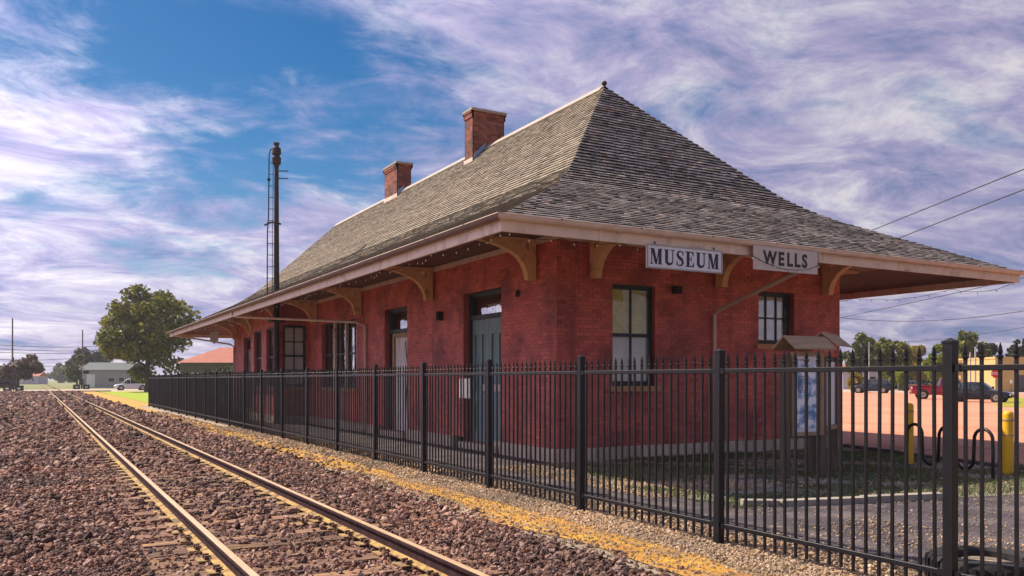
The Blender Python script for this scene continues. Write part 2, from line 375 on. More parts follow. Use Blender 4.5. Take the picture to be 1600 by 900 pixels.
# ------------------------------------------------------------------ mesh helpers
class MB:
    def __init__(self):
        self.v, self.f, self.m, self.t = [], [], [], []
    def quad(self, pts, mi=0, tone=None):
        i = len(self.v); self.v += [tuple(p) for p in pts]
        self.f.append(tuple(range(i, i + len(pts)))); self.m.append(mi); self.t.append(tone)
        return self
    def box(self, lo, hi, mi=0, tf=None, tone=None):
        x0, y0, z0 = lo; x1, y1, z1 = hi
        c = [(x0, y0, z0), (x1, y0, z0), (x1, y1, z0), (x0, y1, z0), (x0, y0, z1), (x1, y0, z1), (x1, y1, z1), (x0, y1, z1)]
        if tf: c = [tuple(tf(*p)) for p in c]
        i = len(self.v); self.v += c
        for q in ((0, 3, 2, 1), (4, 5, 6, 7), (0, 1, 5, 4), (1, 2, 6, 5), (2, 3, 7, 6), (3, 0, 4, 7)):
            self.f.append(tuple(i + k for k in q)); self.m.append(mi); self.t.append(tone)
        return self
    def prism(self, poly, tf, d0, d1, mi=0):
        """poly: list of (a,b); tf(a,b,d) -> world; extruded from d0 to d1 (convex or simple polygon)"""
        n = len(poly); i = len(self.v)
        self.v += [tuple(tf(a, b, d0)) for a, b in poly] + [tuple(tf(a, b, d1)) for a, b in poly]
        self.f.append(tuple(i + k for k in range(n))[::-1]); self.f.append(tuple(i + n + k for k in range(n)))
        for k in range(n):
            self.f.append((i + k, i + (k + 1) % n, i + n + (k + 1) % n, i + n + k))
        self.m += [mi] * (n + 2); self.t += [None] * (n + 2)
        return self
    def tube(self, pts, r, n=8, mi=0, cap=True, closed=False):
        P = [Vector(p) for p in pts]; K = len(P)
        rr = r if isinstance(r, (list, tuple)) else [r] * K
        base = len(self.v); up = None
        for k in range(K):
            a = P[k - 1] if (k > 0 or closed) else P[k]
            b = P[(k + 1) % K] if (k < K - 1 or closed) else P[k]
            t = (b - a)
            t = t.normalized() if t.length > 1e-9 else Vector((0, 0, 1))
            if up is None:
                up = Vector((0, 0, 1)) if abs(t.z) < 0.9 else Vector((1, 0, 0))
            s = t.cross(up)
            if s.length < 1e-4: s = t.cross(Vector((0, 1, 0.1)))
            s.normalize(); u = s.cross(t).normalized(); up = u
            for j in range(n):
                an = 2 * PI * (j + 0.5) / n
                self.v.append(tuple(P[k] + s * (rr[k] * math.cos(an)) + u * (rr[k] * math.sin(an))))
        segs = K if closed else K - 1
        for k in range(segs):
            for j in range(n):
                a = base + k * n + j; b = base + k * n + (j + 1) % n
                k2 = (k + 1) % K
                self.f.append((a, b, base + k2 * n + (j + 1) % n, base + k2 * n + j)); self.m.append(mi); self.t.append(None)
        if cap and not closed:
            self.f.append(tuple(base + j for j in range(n))[::-1]); self.f.append(tuple(base + (K - 1) * n + j for j in range(n)))
            self.m += [mi, mi]; self.t += [None, None]
        return self
    def lathe(self, prof, c, n=16, mi=0, axis='z'):
        """prof: (r, h) from bottom to top"""
        base = len(self.v)
        for r, h in prof:
            for j in range(n):
                an = 2 * PI * j / n
                a, b = r * math.cos(an), r * math.sin(an)
                if axis == 'z': p = (c[0] + a, c[1] + b, c[2] + h)
                elif axis == 'x': p = (c[0] + h, c[1] + a, c[2] + b)
                else: p = (c[0] + a, c[1] + h, c[2] + b)
                self.v.append(p)
        for k in range(len(prof) - 1):
            for j in range(n):
                self.f.append((base + k * n + j, base + k * n + (j + 1) % n, base + (k + 1) * n + (j + 1) % n, base + (k + 1) * n + j))
                self.m.append(mi); self.t.append(None)
        self.f.append(tuple(base + j for j in range(n))[::-1]); self.f.append(tuple(base + (len(prof) - 1) * n + j for j in range(n)))
        self.m += [mi, mi]; self.t += [None, None]
        return self
    def mesh(self, name, mats):
        me = bpy.data.meshes.new(name)
        me.from_pydata(self.v, [], self.f)
        for m in (mats if isinstance(mats, (list, tuple)) else [mats]):
            me.materials.append(M[m] if isinstance(m, str) else m)
        if any(self.m): me.polygons.foreach_set('material_index', self.m)
        if any(t is not None for t in self.t):
            ca = me.color_attributes.new('tone', 'FLOAT_COLOR', 'CORNER')
            arr = np.ones((len(me.loops), 4), dtype=np.float32)
            k = 0
            for f, t in zip(self.f, self.t):
                n = len(f)
                if t is not None: arr[k:k + n, :3] = t
                k += n
            ca.data.foreach_set('color', arr.ravel())
        me.update()
        return me
    def build(self, name, mats, parent=None, smooth=False, bevel=0.0):
        me = self.mesh(name, mats)
        if smooth:
            me.polygons.foreach_set('use_smooth', [True] * len(me.polygons))
            me.set_sharp_from_angle(angle=R(40))
        o = link(name, me, parent)
        if bevel:
            b = o.modifiers.new('bevel', 'BEVEL'); b.width = bevel; b.segments = 1; b.limit_method = 'ANGLE'
        return o

BASE = {}                                   # roots whose parts are written in world coordinates
def link(name, data, parent=None):
    o = bpy.data.objects.new(name, data)
    COL.objects.link(o)
    if parent is not None:
        o.parent = parent
        if parent in BASE: o.matrix_parent_inverse = Matrix.Translation(-Vector(BASE[parent]))
    return o
def tag(o, label=None, cat=None, group=None, kind=None):
    if label: o['label'] = label
    if cat: o['category'] = cat
    if group: o['group'] = group
    if kind: o['kind'] = kind
    return o
def empty(name, label, cat, group=None, base=None):
    """root of a thing; with base its parts are written in world coordinates, else in its own"""
    o = bpy.data.objects.new(name, None); o.empty_display_size = 0.2
    COL.objects.link(o)
    if base is not None: o.location = base; BASE[o] = tuple(base)
    return tag(o, label, cat, group)
def struct(mb, name, m, **k):
    return tag(mb.build(name, m, **k), kind='structure')
def place(root, loc, rz=0.0, s=1.0):
    root.location = loc; root.rotation_euler = (0, 0, rz); root.scale = (s, s, s)

# ================================================================== GROUND
def sheet(name, poly, z, m, rough=0.0, sub=None):
    mb = MB().quad([(x, y, z) for x, y in poly])
    return struct(mb, name, m)

def grid_sheet(name, x0, x1, y0, y1, nx, ny, zf, m):
    xs = np.linspace(x0, x1, nx + 1); ys = np.linspace(y0, y1, ny + 1)
    v = [(x, y, zf(x, y)) for y in ys for x in xs]
    f = [(j * (nx + 1) + i, j * (nx + 1) + i + 1, (j + 1) * (nx + 1) + i + 1, (j + 1) * (nx + 1) + i) for j in range(ny) for i in range(nx)]
    me = bpy.data.meshes.new(name); me.from_pydata(v, [], f); me.materials.append(M[m])
    me.polygons.foreach_set('use_smooth', [True] * len(f))
    return tag(link(name, me), kind='structure')

def wob(x, y, k=1.0):
    return 0.5 * (math.sin(x * 2.1 * k + 1.3 * math.sin(y * 0.9 * k)) + math.sin(y * 1.7 * k + 1.1 * math.sin(x * 1.3 * k)))

sheet('ground', [(-3000, -300), (3000, -300), (3000, 5000), (-3000, 5000)], -0.09, 'far_grass')
sheet('soil', [(-60, -20), (16.0, -20), (16.0, 132), (-60, 132)], -0.075, 'soil')
grid_sheet('ballast_bed', -9.5, 4.75, -4, 131, 40, 300, lambda x, y: -0.035 + 0.02 * wob(x, y * 0.5) - (0.03 if x < -8.5 else 0), 'ballast')
EDGE = lambda y: 0.16 * math.sin(y * 0.61) + 0.10 * math.sin(y * 1.9 + 1)
def strip_sheet(name, xa, xb, y0, y1, n, z, m):
    mb = MB()
    for k in range(n):
        ya = y0 + (y1 - y0) * k / n; yb = y0 + (y1 - y0) * (k + 1) / n
        mb.quad([(xa(ya), ya, z), (xb(ya), ya, z), (xb(yb), yb, z), (xa(yb), yb, z)])
    return struct(mb, name, m)
strip_sheet('gravel_verge', lambda y: 4.55, lambda y: 7.2, -4, 56, 60, -0.012, 'pale_gravel')
strip_sheet('dirt_strip', lambda y: 4.80 + EDGE(y), lambda y: 5.36 + EDGE(y * 1.3 + 2) * 0.8, -4, 56, 160, 0.0, 'ochre')
strip_sheet('dirt_strip', lambda y: 4.6 + EDGE(y), lambda y: 7.0, 56, 128, 40, -0.004, 'ochre')
sheet('lawn', [(6.6, 57), (15.9, 56), (40, 57), (40, 126), (7.2, 126)], 0.012, 'lawn')
# asphalt platform along the track side, sweeping round the near end of the building
sheet('platform', [(6.35, 54.5), (6.35, 9.0), (6.5, 4.6), (7.4, 3.3), (9.5, 2.6), (24, 0.5), (30, 6), (16, 6.2), (11.4, 6.9), (9.5, 7.4), (8.2, 7.75), (7.7, 8.6), (7.55, 10.2), (8.85, 13.9), (8.85, 54.5)], 0.006, 'asphalt')
sheet('yard', [(8.85, 13.9), (7.55, 10.2), (7.7, 8.6), (8.2, 7.75), (9.5, 7.4), (11.4, 6.9), (15.0, 6.3), (15.35, 9.0), (16.3, 11.8), (16.92, 13.9)], 0.012, 'yard')
sheet('parking_lot', [(15.2, 6.2), (14.6, 1.0), (60, -12), (150, 20), (120, 92), (40, 56), (16.95, 56), (16.95, 14.0), (16.4, 11.8), (15.45, 9.0)], 0.002, 'lot')
sheet('parking_lot_edge', [(8.9, 46), (40.5, 46), (40.5, 57), (8.9, 57)], -0.004, 'lot')
road_far = sheet('road', [(-90, 131), (8, 131), (9, 126.5), (140, 126.5), (140, 158), (-90, 158)], 0.004, 'road')
sheet('street', [at(1100, 118), at(2300, 78), at(2300, 112), at(1100, 152)], 0.008, 'road')
sheet('dry_lawn', [at(1558, 50), at(1820, 44), at(1900, 74), at(1552, 77)], 0.014, 'dry_lawn')

def kerb_line(name, pts, w, h, m, seg=0.9):
    """kerb of separate stones"""
    root = bpy.data.objects.new(name, None); COL.objects.link(root); root['kind'] = 'structure'
    P = [Vector((x, y, 0)) for x, y in pts]
    for a, b in zip(P[:-1], P[1:]):
        n = max(1, round((b - a).length / seg)); d = (b - a) / n; t = d.normalized(); s = Vector((-t.y, t.x, 0))
        for k in range(n):
            q = a + d * k; hh = h + random.uniform(-.012, .012)
            e = d - t * 0.012
            mb = MB()
            mb.box((0, -w / 2, 0), (e.length, w / 2, hh), tf=lambda x, y, z: q + t * x + s * y + Vector((0, 0, z - 0.03)))
            link('kerb_stone', mb.mesh('kerb_stone', m), root)
    return root
kerb_line('kerb', [(7.9, 7.95), (8.3, 7.70), (9.5, 7.36), (10.7, 7.06)], 0.16, 0.12, 'kerb')
kerb_line('lot_kerb', [(15.1, 6.2), (15.4, 9.0), (16.35, 11.8), (16.9, 13.6)], 0.15, 0.11, 'asphalt', 1.4)

# loose stones: small stones nobody could count, scattered as instances
def scatter(name, P, S, mat_, label, flat=0.62):
    N_ = len(P)
    me = bpy.data.meshes.new(name)
    me.vertices.add(N_); me.vertices.foreach_set('co', np.asarray(P, np.float32).ravel())
    a = me.attributes.new('scl', 'FLOAT', 'POINT'); a.data.foreach_set('value', np.asarray(S, np.float32))
    a = me.attributes.new('rot', 'FLOAT_VECTOR', 'POINT'); a.data.foreach_set('vector', (rng.random((N_, 3)) * np.array([0.9, 0.9, 6.28])).astype(np.float32).ravel())
    me.materials.append(M[mat_])
    o = link(name, me)
    tag(o, label, kind='stuff')
    g = bpy.data.node_groups.new(name + '_nodes', 'GeometryNodeTree')
    g.interface.new_socket('Geometry', in_out='INPUT', socket_type='NodeSocketGeometry')
    g.interface.new_socket('Geometry', in_out='OUTPUT', socket_type='NodeSocketGeometry')
    A, L = g.nodes.new, g.links.new
    gi, go = A('NodeGroupInput'), A('NodeGroupOutput')
    join = A('GeometryNodeJoinGeometry')
    for k in range(7):
        ico = A('GeometryNodeMeshIcoSphere'); ico.inputs['Subdivisions'].default_value = 1 if k % 2 else 2
        ico.inputs['Radius'].default_value = 1.0
        pos = A('GeometryNodeInputPosition')
        nz = A('ShaderNodeTexNoise'); nz.inputs['Scale'].default_value = 1.1
        ad = A('ShaderNodeVectorMath'); ad.operation = 'ADD'; ad.inputs[1].default_value = (k * 7.3, k * 3.1, k * 1.7)
        L(pos.outputs[0], ad.inputs[0]); L(ad.outputs[0], nz.inputs['Vector'])
        sb = A('ShaderNodeVectorMath'); sb.operation = 'SUBTRACT'; sb.inputs[1].default_value = (0.5, 0.5, 0.5)
        L(nz.outputs['Color'], sb.inputs[0])
        sc = A('ShaderNodeVectorMath'); sc.operation = 'SCALE'; sc.inputs['Scale'].default_value = 1.7
        L(sb.outputs[0], sc.inputs[0])
        sp = A('GeometryNodeSetPosition'); L(ico.outputs['Mesh'], sp.inputs['Geometry']); L(sc.outputs[0], sp.inputs['Offset'])
        tr = A('GeometryNodeTransform'); tr.inputs['Scale'].default_value = (1.0, random.uniform(0.6, 0.9), flat * random.uniform(0.85, 1.25))
        L(sp.outputs[0], tr.inputs['Geometry'])
        sm = A('GeometryNodeSetMaterial'); sm.inputs['Material'].default_value = M[mat_]; L(tr.outputs[0], sm.inputs['Geometry'])
        ss = A('GeometryNodeSetShadeSmooth'); ss.inputs['Shade Smooth'].default_value = False
        L(sm.outputs[0], ss.inputs[0])
        gt = A('GeometryNodeGeometryToInstance'); L(ss.outputs[0], gt.inputs[0]); L(gt.outputs[0], join.inputs[0])
    iop = A('GeometryNodeInstanceOnPoints'); iop.inputs['Pick Instance'].default_value = True
    L(gi.outputs[0], iop.inputs['Points']); L(join.outputs[0], iop.inputs['Instance'])
    ai = A('GeometryNodeInputNamedAttribute'); ai.data_type = 'FLOAT'; ai.inputs['Name'].default_value = 'scl'
    ar = A('GeometryNodeInputNamedAttribute'); ar.data_type = 'FLOAT_VECTOR'; ar.inputs['Name'].default_value = 'rot'
    rv = A('FunctionNodeRandomValue'); rv.data_type = 'INT'; rv.inputs[4].default_value = 0; rv.inputs[5].default_value = 6
    L(rv.outputs[2], iop.inputs['Instance Index'])
    er = A('FunctionNodeEulerToRotation'); L(ar.outputs[0], er.inputs[0])
    L(er.outputs[0], iop.inputs['Rotation']); L(ai.outputs[0], iop.inputs['Scale'])
    L(iop.outputs[0], go.inputs[0])
    md = o.modifiers.new('scatter', 'NODES'); md.node_group = g
    return o

def in_view(P, margin=160):
    dep = FW[0] * P[:, 0] + FW[1] * P[:, 1]
    lat = RT[0] * P[:, 0] + RT[1] * P[:, 1]
    ok = dep > 1.2
    d = np.maximum(dep, 1.2)
    u = 800 + FPX * lat / d; v = HORIZON + FPX * EYE.z / d
    return ok & (u > -margin) & (u < 1600 + margin) & (v < 900 + margin * 1.3)

RAIL_X = (1.42, 2.92)
TIE_X0, TIE_X1 = 0.87, 3.47
TIE_STEP = 0.53
def ballast():
    P, S = [], []
    for y0, y1, dens, r in ((1.5, 9, 1150, 0.0215), (9, 17, 560, 0.029), (17, 30, 170, 0.047), (30, 56, 60, 0.07), (56, 126, 16, 0.11)):
        n = int((4.85 + 9.5) * (y1 - y0) * dens)
        q = np.stack([rng.uniform(-9.5, 4.85, n), rng.uniform(y0, y1, n), np.zeros(n)], 1)
        q = q[in_view(q)]
        # fewer stones on the tie tops, none on the rails
        k = np.ones(len(q), bool)
        tie = (np.abs((q[:, 1] / TIE_STEP) - np.round(q[:, 1] / TIE_STEP)) * TIE_STEP < 0.105) & (q[:, 0] > TIE_X0) & (q[:, 0] < TIE_X1)
        k &= ~(tie & (rng.random(len(q)) < 0.84))
        for rx in RAIL_X: k &= np.abs(q[:, 0] - rx) > 0.085 + r * 0.5
        # the right shoulder thins out into the ochre strip
        k &= (q[:, 0] < 4.55) | (rng.random(len(q)) < 0.35)
        q = q[k]; tie = tie[k]
        s = r * rng.lognormal(-0.05, 0.38, len(q)).clip(0.35, 2.1)
        q[:, 2] = -0.030 + s * 0.25 + rng.uniform(-0.02, 0.018, len(q)) + np.where(tie, 0.018, np.where((q[:, 0] > TIE_X0) & (q[:, 0] < TIE_X1), -0.010, 0.004))
        P.append(q); S.append(s)
    scatter('ballast_stones', np.concatenate(P), np.concatenate(S), 'stone_ballast', 'reddish brown crushed ballast stones around the track')
    P, S = [], []
    for x0, x1, y0, y1, dens, r in ((5.3, 6.7, 1.2, 12, 1500, 0.013), (5.4, 6.5, 12, 30, 420, 0.02), (4.6, 5.6, 1.2, 14, 420, 0.011), (4.5, 5.6, 14, 45, 60, 0.026), (7.3, 9.6, 9.0, 13.7, 700, 0.013),
                                    (6.3, 15, 2.4, 7.8, 90, 0.009), (6.1, 8.5, 2.2, 6.5, 260, 0.010), (9.6, 16, 7, 13.6, 130, 0.014)):
        n = int((x1 - x0) * (y1 - y0) * dens)
        q = np.stack([rng.uniform(x0, x1, n), rng.uniform(y0, y1, n), np.zeros(n)], 1)
        q = q[in_view(q)]
        s = r * rng.lognormal(0, 0.35, len(q)).clip(0.4, 2.2)
        q[:, 2] = np.where(q[:, 0] > 7.3, 0.012, 0.0) + s * 0.2
        P.append(q); S.append(s)
    scatter('pale_stones', np.concatenate(P), np.concatenate(S), 'stone_pale', 'pale tan pea gravel along the foot of the fence')
ballast()

def blades(name, n, area, h, w, m, label, z=0.0, clump=None):
    """short grass blades as one mass"""
    v = np.zeros((n, 3, 3), np.float32)
    pts = area(n)
    n = len(pts)
    ang = rng.uniform(0, 2 * PI, n); hh = h * rng.uniform(0.5, 1.4, n); lean = rng.uniform(-0.6, 0.6, (n, 2)) * hh[:, None]
    v = np.zeros((n, 3, 3), np.float32)
    dx, dy = np.cos(ang) * w, np.sin(ang) * w
    v[:, 0] = np.stack([pts[:, 0] - dx, pts[:, 1] - dy, np.full(n, z)], 1)
    v[:, 1] = np.stack([pts[:, 0] + dx, pts[:, 1] + dy, np.full(n, z)], 1)
    v[:, 2] = np.stack([pts[:, 0] + lean[:, 0], pts[:, 1] + lean[:, 1], z + hh], 1)
    me = bpy.data.meshes.new(name)
    me.vertices.add(n * 3); me.vertices.foreach_set('co', v.ravel())
    me.loops.add(n * 3); me.loops.foreach_set('vertex_index', np.arange(n * 3, dtype=np.int32))
    me.polygons.add(n); me.polygons.foreach_set('loop_start', np.arange(0, n * 3, 3, dtype=np.int32)); me.polygons.foreach_set('loop_total', np.full(n, 3, np.int32))
    me.materials.append(M[m]); me.update(calc_edges=True)
    return tag(link(name, me), label, kind='stuff')

def yard_area(n):
    q = np.stack([rng.uniform(7.6, 16.2, n), rng.uniform(6.5, 13.7, n)], 1)
    f = np.sin(q[:, 0] * 1.1 + 0.6) * np.sin(q[:, 1] * 1.4 + 1.0) + 0.5 * np.sin(q[:, 0] * 3.1 + q[:, 1] * 2.3)
    inside = (q[:, 1] > 7.5 - (q[:, 0] - 9) * 0.17 - np.where(q[:, 0] > 10.6, 0.28 * rng.random(n), 0)) & (q[:, 0] > 7.6 + np.maximum(0, (q[:, 1] - 10.2) * 0.36))
    near_kerb = q[:, 1] < 8.6 - (q[:, 0] - 9) * 0.17
    return q[inside & ((f > 0.15 - 0.5 * rng.random(n)) | (near_kerb & (rng.random(n) < 0.7)))]
blades('grass', 62000, yard_area, 0.055, 0.006, 'grass_blade', 'patchy dark green grass in the shaded yard', 0.01)
def strip_area(n):
    q = np.stack([rng.uniform(4.65, 5.6, n), 2 + 38 * rng.random(n) ** 1.6], 1)
    f = np.sin(q[:, 1] * 1.3) + np.sin(q[:, 1] * 2.9 + q[:, 0] * 3)
    return q[(f > -1.3) & (np.abs(q[:, 0] - 5.08) < 0.40 * rng.random(n) ** 0.5)]
blades('dry_grass', 42000, strip_area, 0.024, 0.0022, 'straw_blade', 'short straw yellow weeds in the strip beside the fence', -0.002)

# ================================================================== TRACK
def track():
    root = empty('railway_track', 'railway track of two rails on wooden ties running along the station fence', 'railway track', base=(2.17, 2, 0))
    Y0_, Y1_ = -3.0, 400.0
    #   half profile of a flat-bottom rail: (x, z)
    foot_z = 0.012
    for k, rx in enumerate(RAIL_X):
        prof = [(-.072, foot_z), (-.072, foot_z + .010), (-.012, foot_z + .026), (-.0095, foot_z + .105), (-.034, foot_z + .118), (-.036, foot_z + .140), (-.030, foot_z + .150)]
        full = prof + [(-x, z) for x, z in prof[::-1]]
        mats = [2, 2, 0, 0, 0, 0, 1, 0, 0, 0, 0, 2, 2, 2]
        mb = MB()
        ys = [Y0_, 1, 3, 6, 12, 25, 50, 100, 200, Y1_]
        n = len(full)
        for y in ys: mb.v += [(rx + x, y, z) for x, z in full]
        for j in range(len(ys) - 1):
            for i in range(n):
                i2 = (i + 1) % n
                mb.f.append((j * n + i, (j + 1) * n + i, (j + 1) * n + i2, j * n + i2)); mb.m.append(mats[i]); mb.t.append(None)
        mb.f.append(tuple(range(n))); mb.m.append(0); mb.t.append(None)
        mb.f.append(tuple((len(ys) - 1) * n + i for i in range(n))[::-1]); mb.m.append(0); mb.t.append(None)
        mb.build('rail', ['rail_side', 'rail_top', 'rail_foot'], root)
    ties = []
    for v in range(3):
        t = MB(); nseg = 6
        xs = [TIE_X0 + (TIE_X1 - TIE_X0) * i / nseg for i in range(nseg + 1)]
        rr = random.Random(v)
        zz = [rr.uniform(-.012, .004) for _ in xs]; ya = [-.115 + rr.uniform(-.012, .012) for _ in xs]; yb = [.115 + rr.uniform(-.012, .012) for _ in xs]
        for i in range(nseg):
            a, b = i, i + 1
            t.quad([(xs[a], ya[a], zz[a]), (xs[b], ya[b], zz[b]), (xs[b], yb[b], zz[b]), (xs[a], yb[a], zz[a])])
            t.quad([(xs[a], ya[a], -.16), (xs[b], ya[b], -.16), (xs[b], ya[b], zz[b]), (xs[a], ya[a], zz[a])])
            t.quad([(xs[b], yb[b], -.16), (xs[a], yb[a], -.16), (xs[a], yb[a], zz[a]), (xs[b], yb[b], zz[b])])
        for e in (0, nseg):
            t.quad([(xs[e], ya[e], -.16), (xs[e], yb[e], -.16), (xs[e], yb[e], zz[e]), (xs[e], ya[e], zz[e])])
        ties.append(t.mesh('tie', 'wood_tie'))
    pl = MB().box((-.17, -.095, 0.0), (.17, .095, .0115)).mesh('tie_plate', 'tie_plate')
    sp = MB().prism([(-.018, 0), (.018, 0), (.018, .046), (-.036, .046), (-.036, .030), (-.018, .030)], lambda a, z, d: (a, d, z), -.016, .016).mesh('spike', 'spike')
    an = MB().box((-.085, -.016, -.045), (.085, .016, .008)).mesh('rail_anchor', 'spike')
    k = 0
    for i in range(2, 240):
        y = i * TIE_STEP
        if 130 < y: break
        o = link('tie', ties[i % 3], root)
        dz = random.uniform(-.012, .004)
        o.location = (random.uniform(-.05, .05), y + random.uniform(-.02, .02), dz)
        o.rotation_euler = (0, 0, random.uniform(-.012, .012))
        if y < 34:
            for rx in RAIL_X:
                p = link('tie_plate', pl, o); p.location = (rx - o.location.x, 0, -dz)
                if y < 10:
                    for sx in (-1, 1):
                        for sy in (-1, 1):
                            q = link('spike', sp, o); q.location = (rx - o.location.x + sx * .092, sy * .05, -dz + .003)
                            q.rotation_euler = (0, 0, 0 if sx > 0 else PI)
                if y < 16:
                    q = link('rail_anchor', an, o); q.location = (rx - o.location.x, -.135, -dz)
track()
lc = empty('level_crossing', 'pale concrete level crossing surface laid across the rails', 'crossing', base=(2.17, 129.9, 0))
for x0, x1 in ((-6, 1.28), (1.56, 2.78), (3.06, 9)):
    MB().box((x0, 128.6, -.1), (x1, 131.2, .12)).build('crossing_panel', 'kerb', lc)

# ================================================================== DEPOT BUILDING
E0, E1, YE0, YE1 = 6.065, 19.66, 11.04, 47.10       # eave rectangle
WX0, WX1, WY0, WY1 = 8.80, 16.92, 13.78, 44.40      # wall rectangle
HALF = (E1 - E0) / 2
PROF = [(0.0, 4.10), (2.7, 5.42), (3.2, 5.72), (3.7, 6.10), (HALF, 9.25)]
def roof_z(t):
    for (a, za), (b, zb) in zip(PROF[:-1], PROF[1:]):
        if t <= b: return za + (zb - za) * (t - a) / (b - a)
    return PROF[-1][1]
depot = empty('depot_building', 'long red brick depot with a bell-cast hipped shingle roof and wide eaves', 'building', base=(WX0, WY0, 0))

FOUND = 0.275
WALL_TOP = 4.52
BAY = (31.0, 35.6, 7.72)                             # y0, y1, face x

def basis(o, sdir, nrm):
    o, sdir, nrm = Vector(o), Vector(sdir), Vector(nrm)
    return lambda s, z, d: o + sdir * s + nrm * d + Vector((0, 0, z))
# side wall: s = world y, outward -x; front wall: s = world x, outward -y
SIDE = basis((WX0, 0, 0), (0, 1, 0), (-1, 0, 0))
FRONT = basis((0, WY0, 0), (1, 0, 0), (0, -1, 0))
BAYF = basis((BAY[2], 0, 0), (0, 1, 0), (-1, 0, 0))
BAYN = basis((0, BAY[0], 0), (1, 0, 0), (0, -1, 0))
BAYB = basis((0, BAY[1], 0), (1, 0, 0), (0, 1, 0))
RIGHT = basis((WX1, 0, 0), (0, 1, 0), (1, 0, 0))
BACK = basis((0, WY1, 0), (1, 0, 0), (0, 1, 0))

brick_pool = []                                       # (projected size, vertices, tone)
def wall(fr, s0, s1, z0, z1, holes, name, bricks=True, thick=0.34):
    """brick wall with openings: recessed mortar body plus bricks standing proud of it"""
    mb = MB()
    S = sorted({s0, s1} | {h[0] for h in holes} | {h[1] for h in holes}); Z = sorted({z0, z1} | {h[2] for h in holes} | {h[3] for h in holes})
    solid = lambda s, z: s0 < s < s1 and z0 < z < z1 and not any(h[0] < s < h[1] and h[2] < z < h[3] for h in holes)
    D = -0.008
    for a, b in zip(S[:-1], S[1:]):
        for c, d in zip(Z[:-1], Z[1:]):
            if solid((a + b) / 2, (c + d) / 2):
                mb.quad([fr(a, c, D), fr(b, c, D), fr(b, d, D), fr(a, d, D)])
                mb.quad([fr(a, c, -thick), fr(a, d, -thick), fr(b, d, -thick), fr(b, c, -thick)])
    for h in holes:
        a, b, c, d = h
        mb.quad([fr(a, c, D), fr(a, d, D), fr(a, d, -thick), fr(a, c, -thick)])
        mb.quad([fr(b, c, D), fr(b, c, -thick), fr(b, d, -thick), fr(b, d, D)])
        mb.quad([fr(a, d, D), fr(b, d, D), fr(b, d, -thick), fr(a, d, -thick)])
        mb.quad([fr(a, c, D), fr(a, c, -thick), fr(b, c, -thick), fr(b, c, D)])
    w = mb.build(name, 'mortar_red', depot)
    if bricks:
        bh, bl, j = 0.0765, 0.212, 0.009
        nc = int(round((z1 - z0) / bh))
        for k in range(nc):
            za, zb = z0 + k * bh + j / 2, min(z1, z0 + (k + 1) * bh - j / 2)
            zm = (za + zb) / 2
            cuts = [(s0, s1)]
            for h in holes:
                if h[2] < zm < h[3]:
                    nx = []
                    for a, b in cuts:
                        if h[0] > a: nx.append((a, min(b, h[0])))
                        if h[1] < b: nx.append((max(a, h[1]), b))
                    cuts = [c for c in nx if c[1] - c[0] > 0.02]
            for a, b in cuts:
                s = math.floor(a / bl) * bl + (bl / 2 if k % 2 else 0) - bl
                while s < b:
                    p, q = max(s + j / 2, a), min(s + bl - j / 2, b)
                    if q - p > 0.03:
                        pr = random.uniform(-.0015, .0025); t = random.uniform(0.82, 1.10) * (.78 if random.random() < .06 else 1)
                        V = [fr(p, za, pr), fr(q, za, pr), fr(q, zb, pr), fr(p, zb, pr), fr(p, za, D), fr(q, za, D), fr(q, zb, D), fr(p, zb, D)]
                        u = [proj(x) for x in V[:4]]
                        area = abs((u[1][0] - u[0][0]) * (u[3][1] - u[0][1]))
                        if any(not (0 < x[0] < 1600 and 0 < x[1] < 900) for x in u): area = 0
                        brick_pool.append((area, V, (t, t * random.uniform(.94, 1.04), t)))
                    s += bl
    return w
BF = ((0, 1, 2, 3), (0, 4, 5, 1), (1, 5, 6, 2), (2, 6, 7, 3), (3, 7, 4, 0))

side_holes = [(16.02, 17.88, FOUND - .1, 3.67), (21.35, 23.05, FOUND - .1, 3.66), (25.55, 29.25, 1.36, 3.60), (37.3, 38.5, 1.36, 3.6), (40.6, 42.1, FOUND - .1, 3.66)]
front_holes = [(10.14, 11.24, 1.50, 3.58), (14.22, 15.36, 2.44, 3.64)]
wall(SIDE, WY0, BAY[0], FOUND, WALL_TOP, [h for h in side_holes if h[1] < BAY[0]], 'wall')
wall(SIDE, BAY[1], WY1, FOUND, WALL_TOP, [h for h in side_holes if h[0] > BAY[1]], 'wall')
wall(FRONT, WX0 + .0005, WX1, FOUND, WALL_TOP, front_holes, 'wall')
bay_face_holes = [(31.6, 32.9, 1.36, 3.6), (33.7, 35.0, 1.36, 3.6)]
bay_near_holes = [(BAY[2] + .16, WX0 - .06, 1.36, 3.64)]
wall(BAYF, BAY[0], BAY[1], FOUND, WALL_TOP - .08, bay_face_holes, 'bay_wall', thick=0.2)
wall(BAYN, BAY[2] + .0005, WX0 + .2, FOUND, WALL_TOP - .08, bay_near_holes, 'bay_wall', thick=0.2)
wall(BAYB, BAY[2], WX0 + .2, FOUND, WALL_TOP - .08, [], 'bay_wall', False, 0.2)
wall(RIGHT, WY0, WY1, FOUND, WALL_TOP, [(18, 19.2, 1.4, 3.6), (24, 25.2, 1.4, 3.6), (30, 31.2, 1.4, 3.6), (36, 37.2, 1.4, 3.6)], 'wall', False)
wall(BACK, WX0, WX1, FOUND, WALL_TOP, [], 'wall', False)
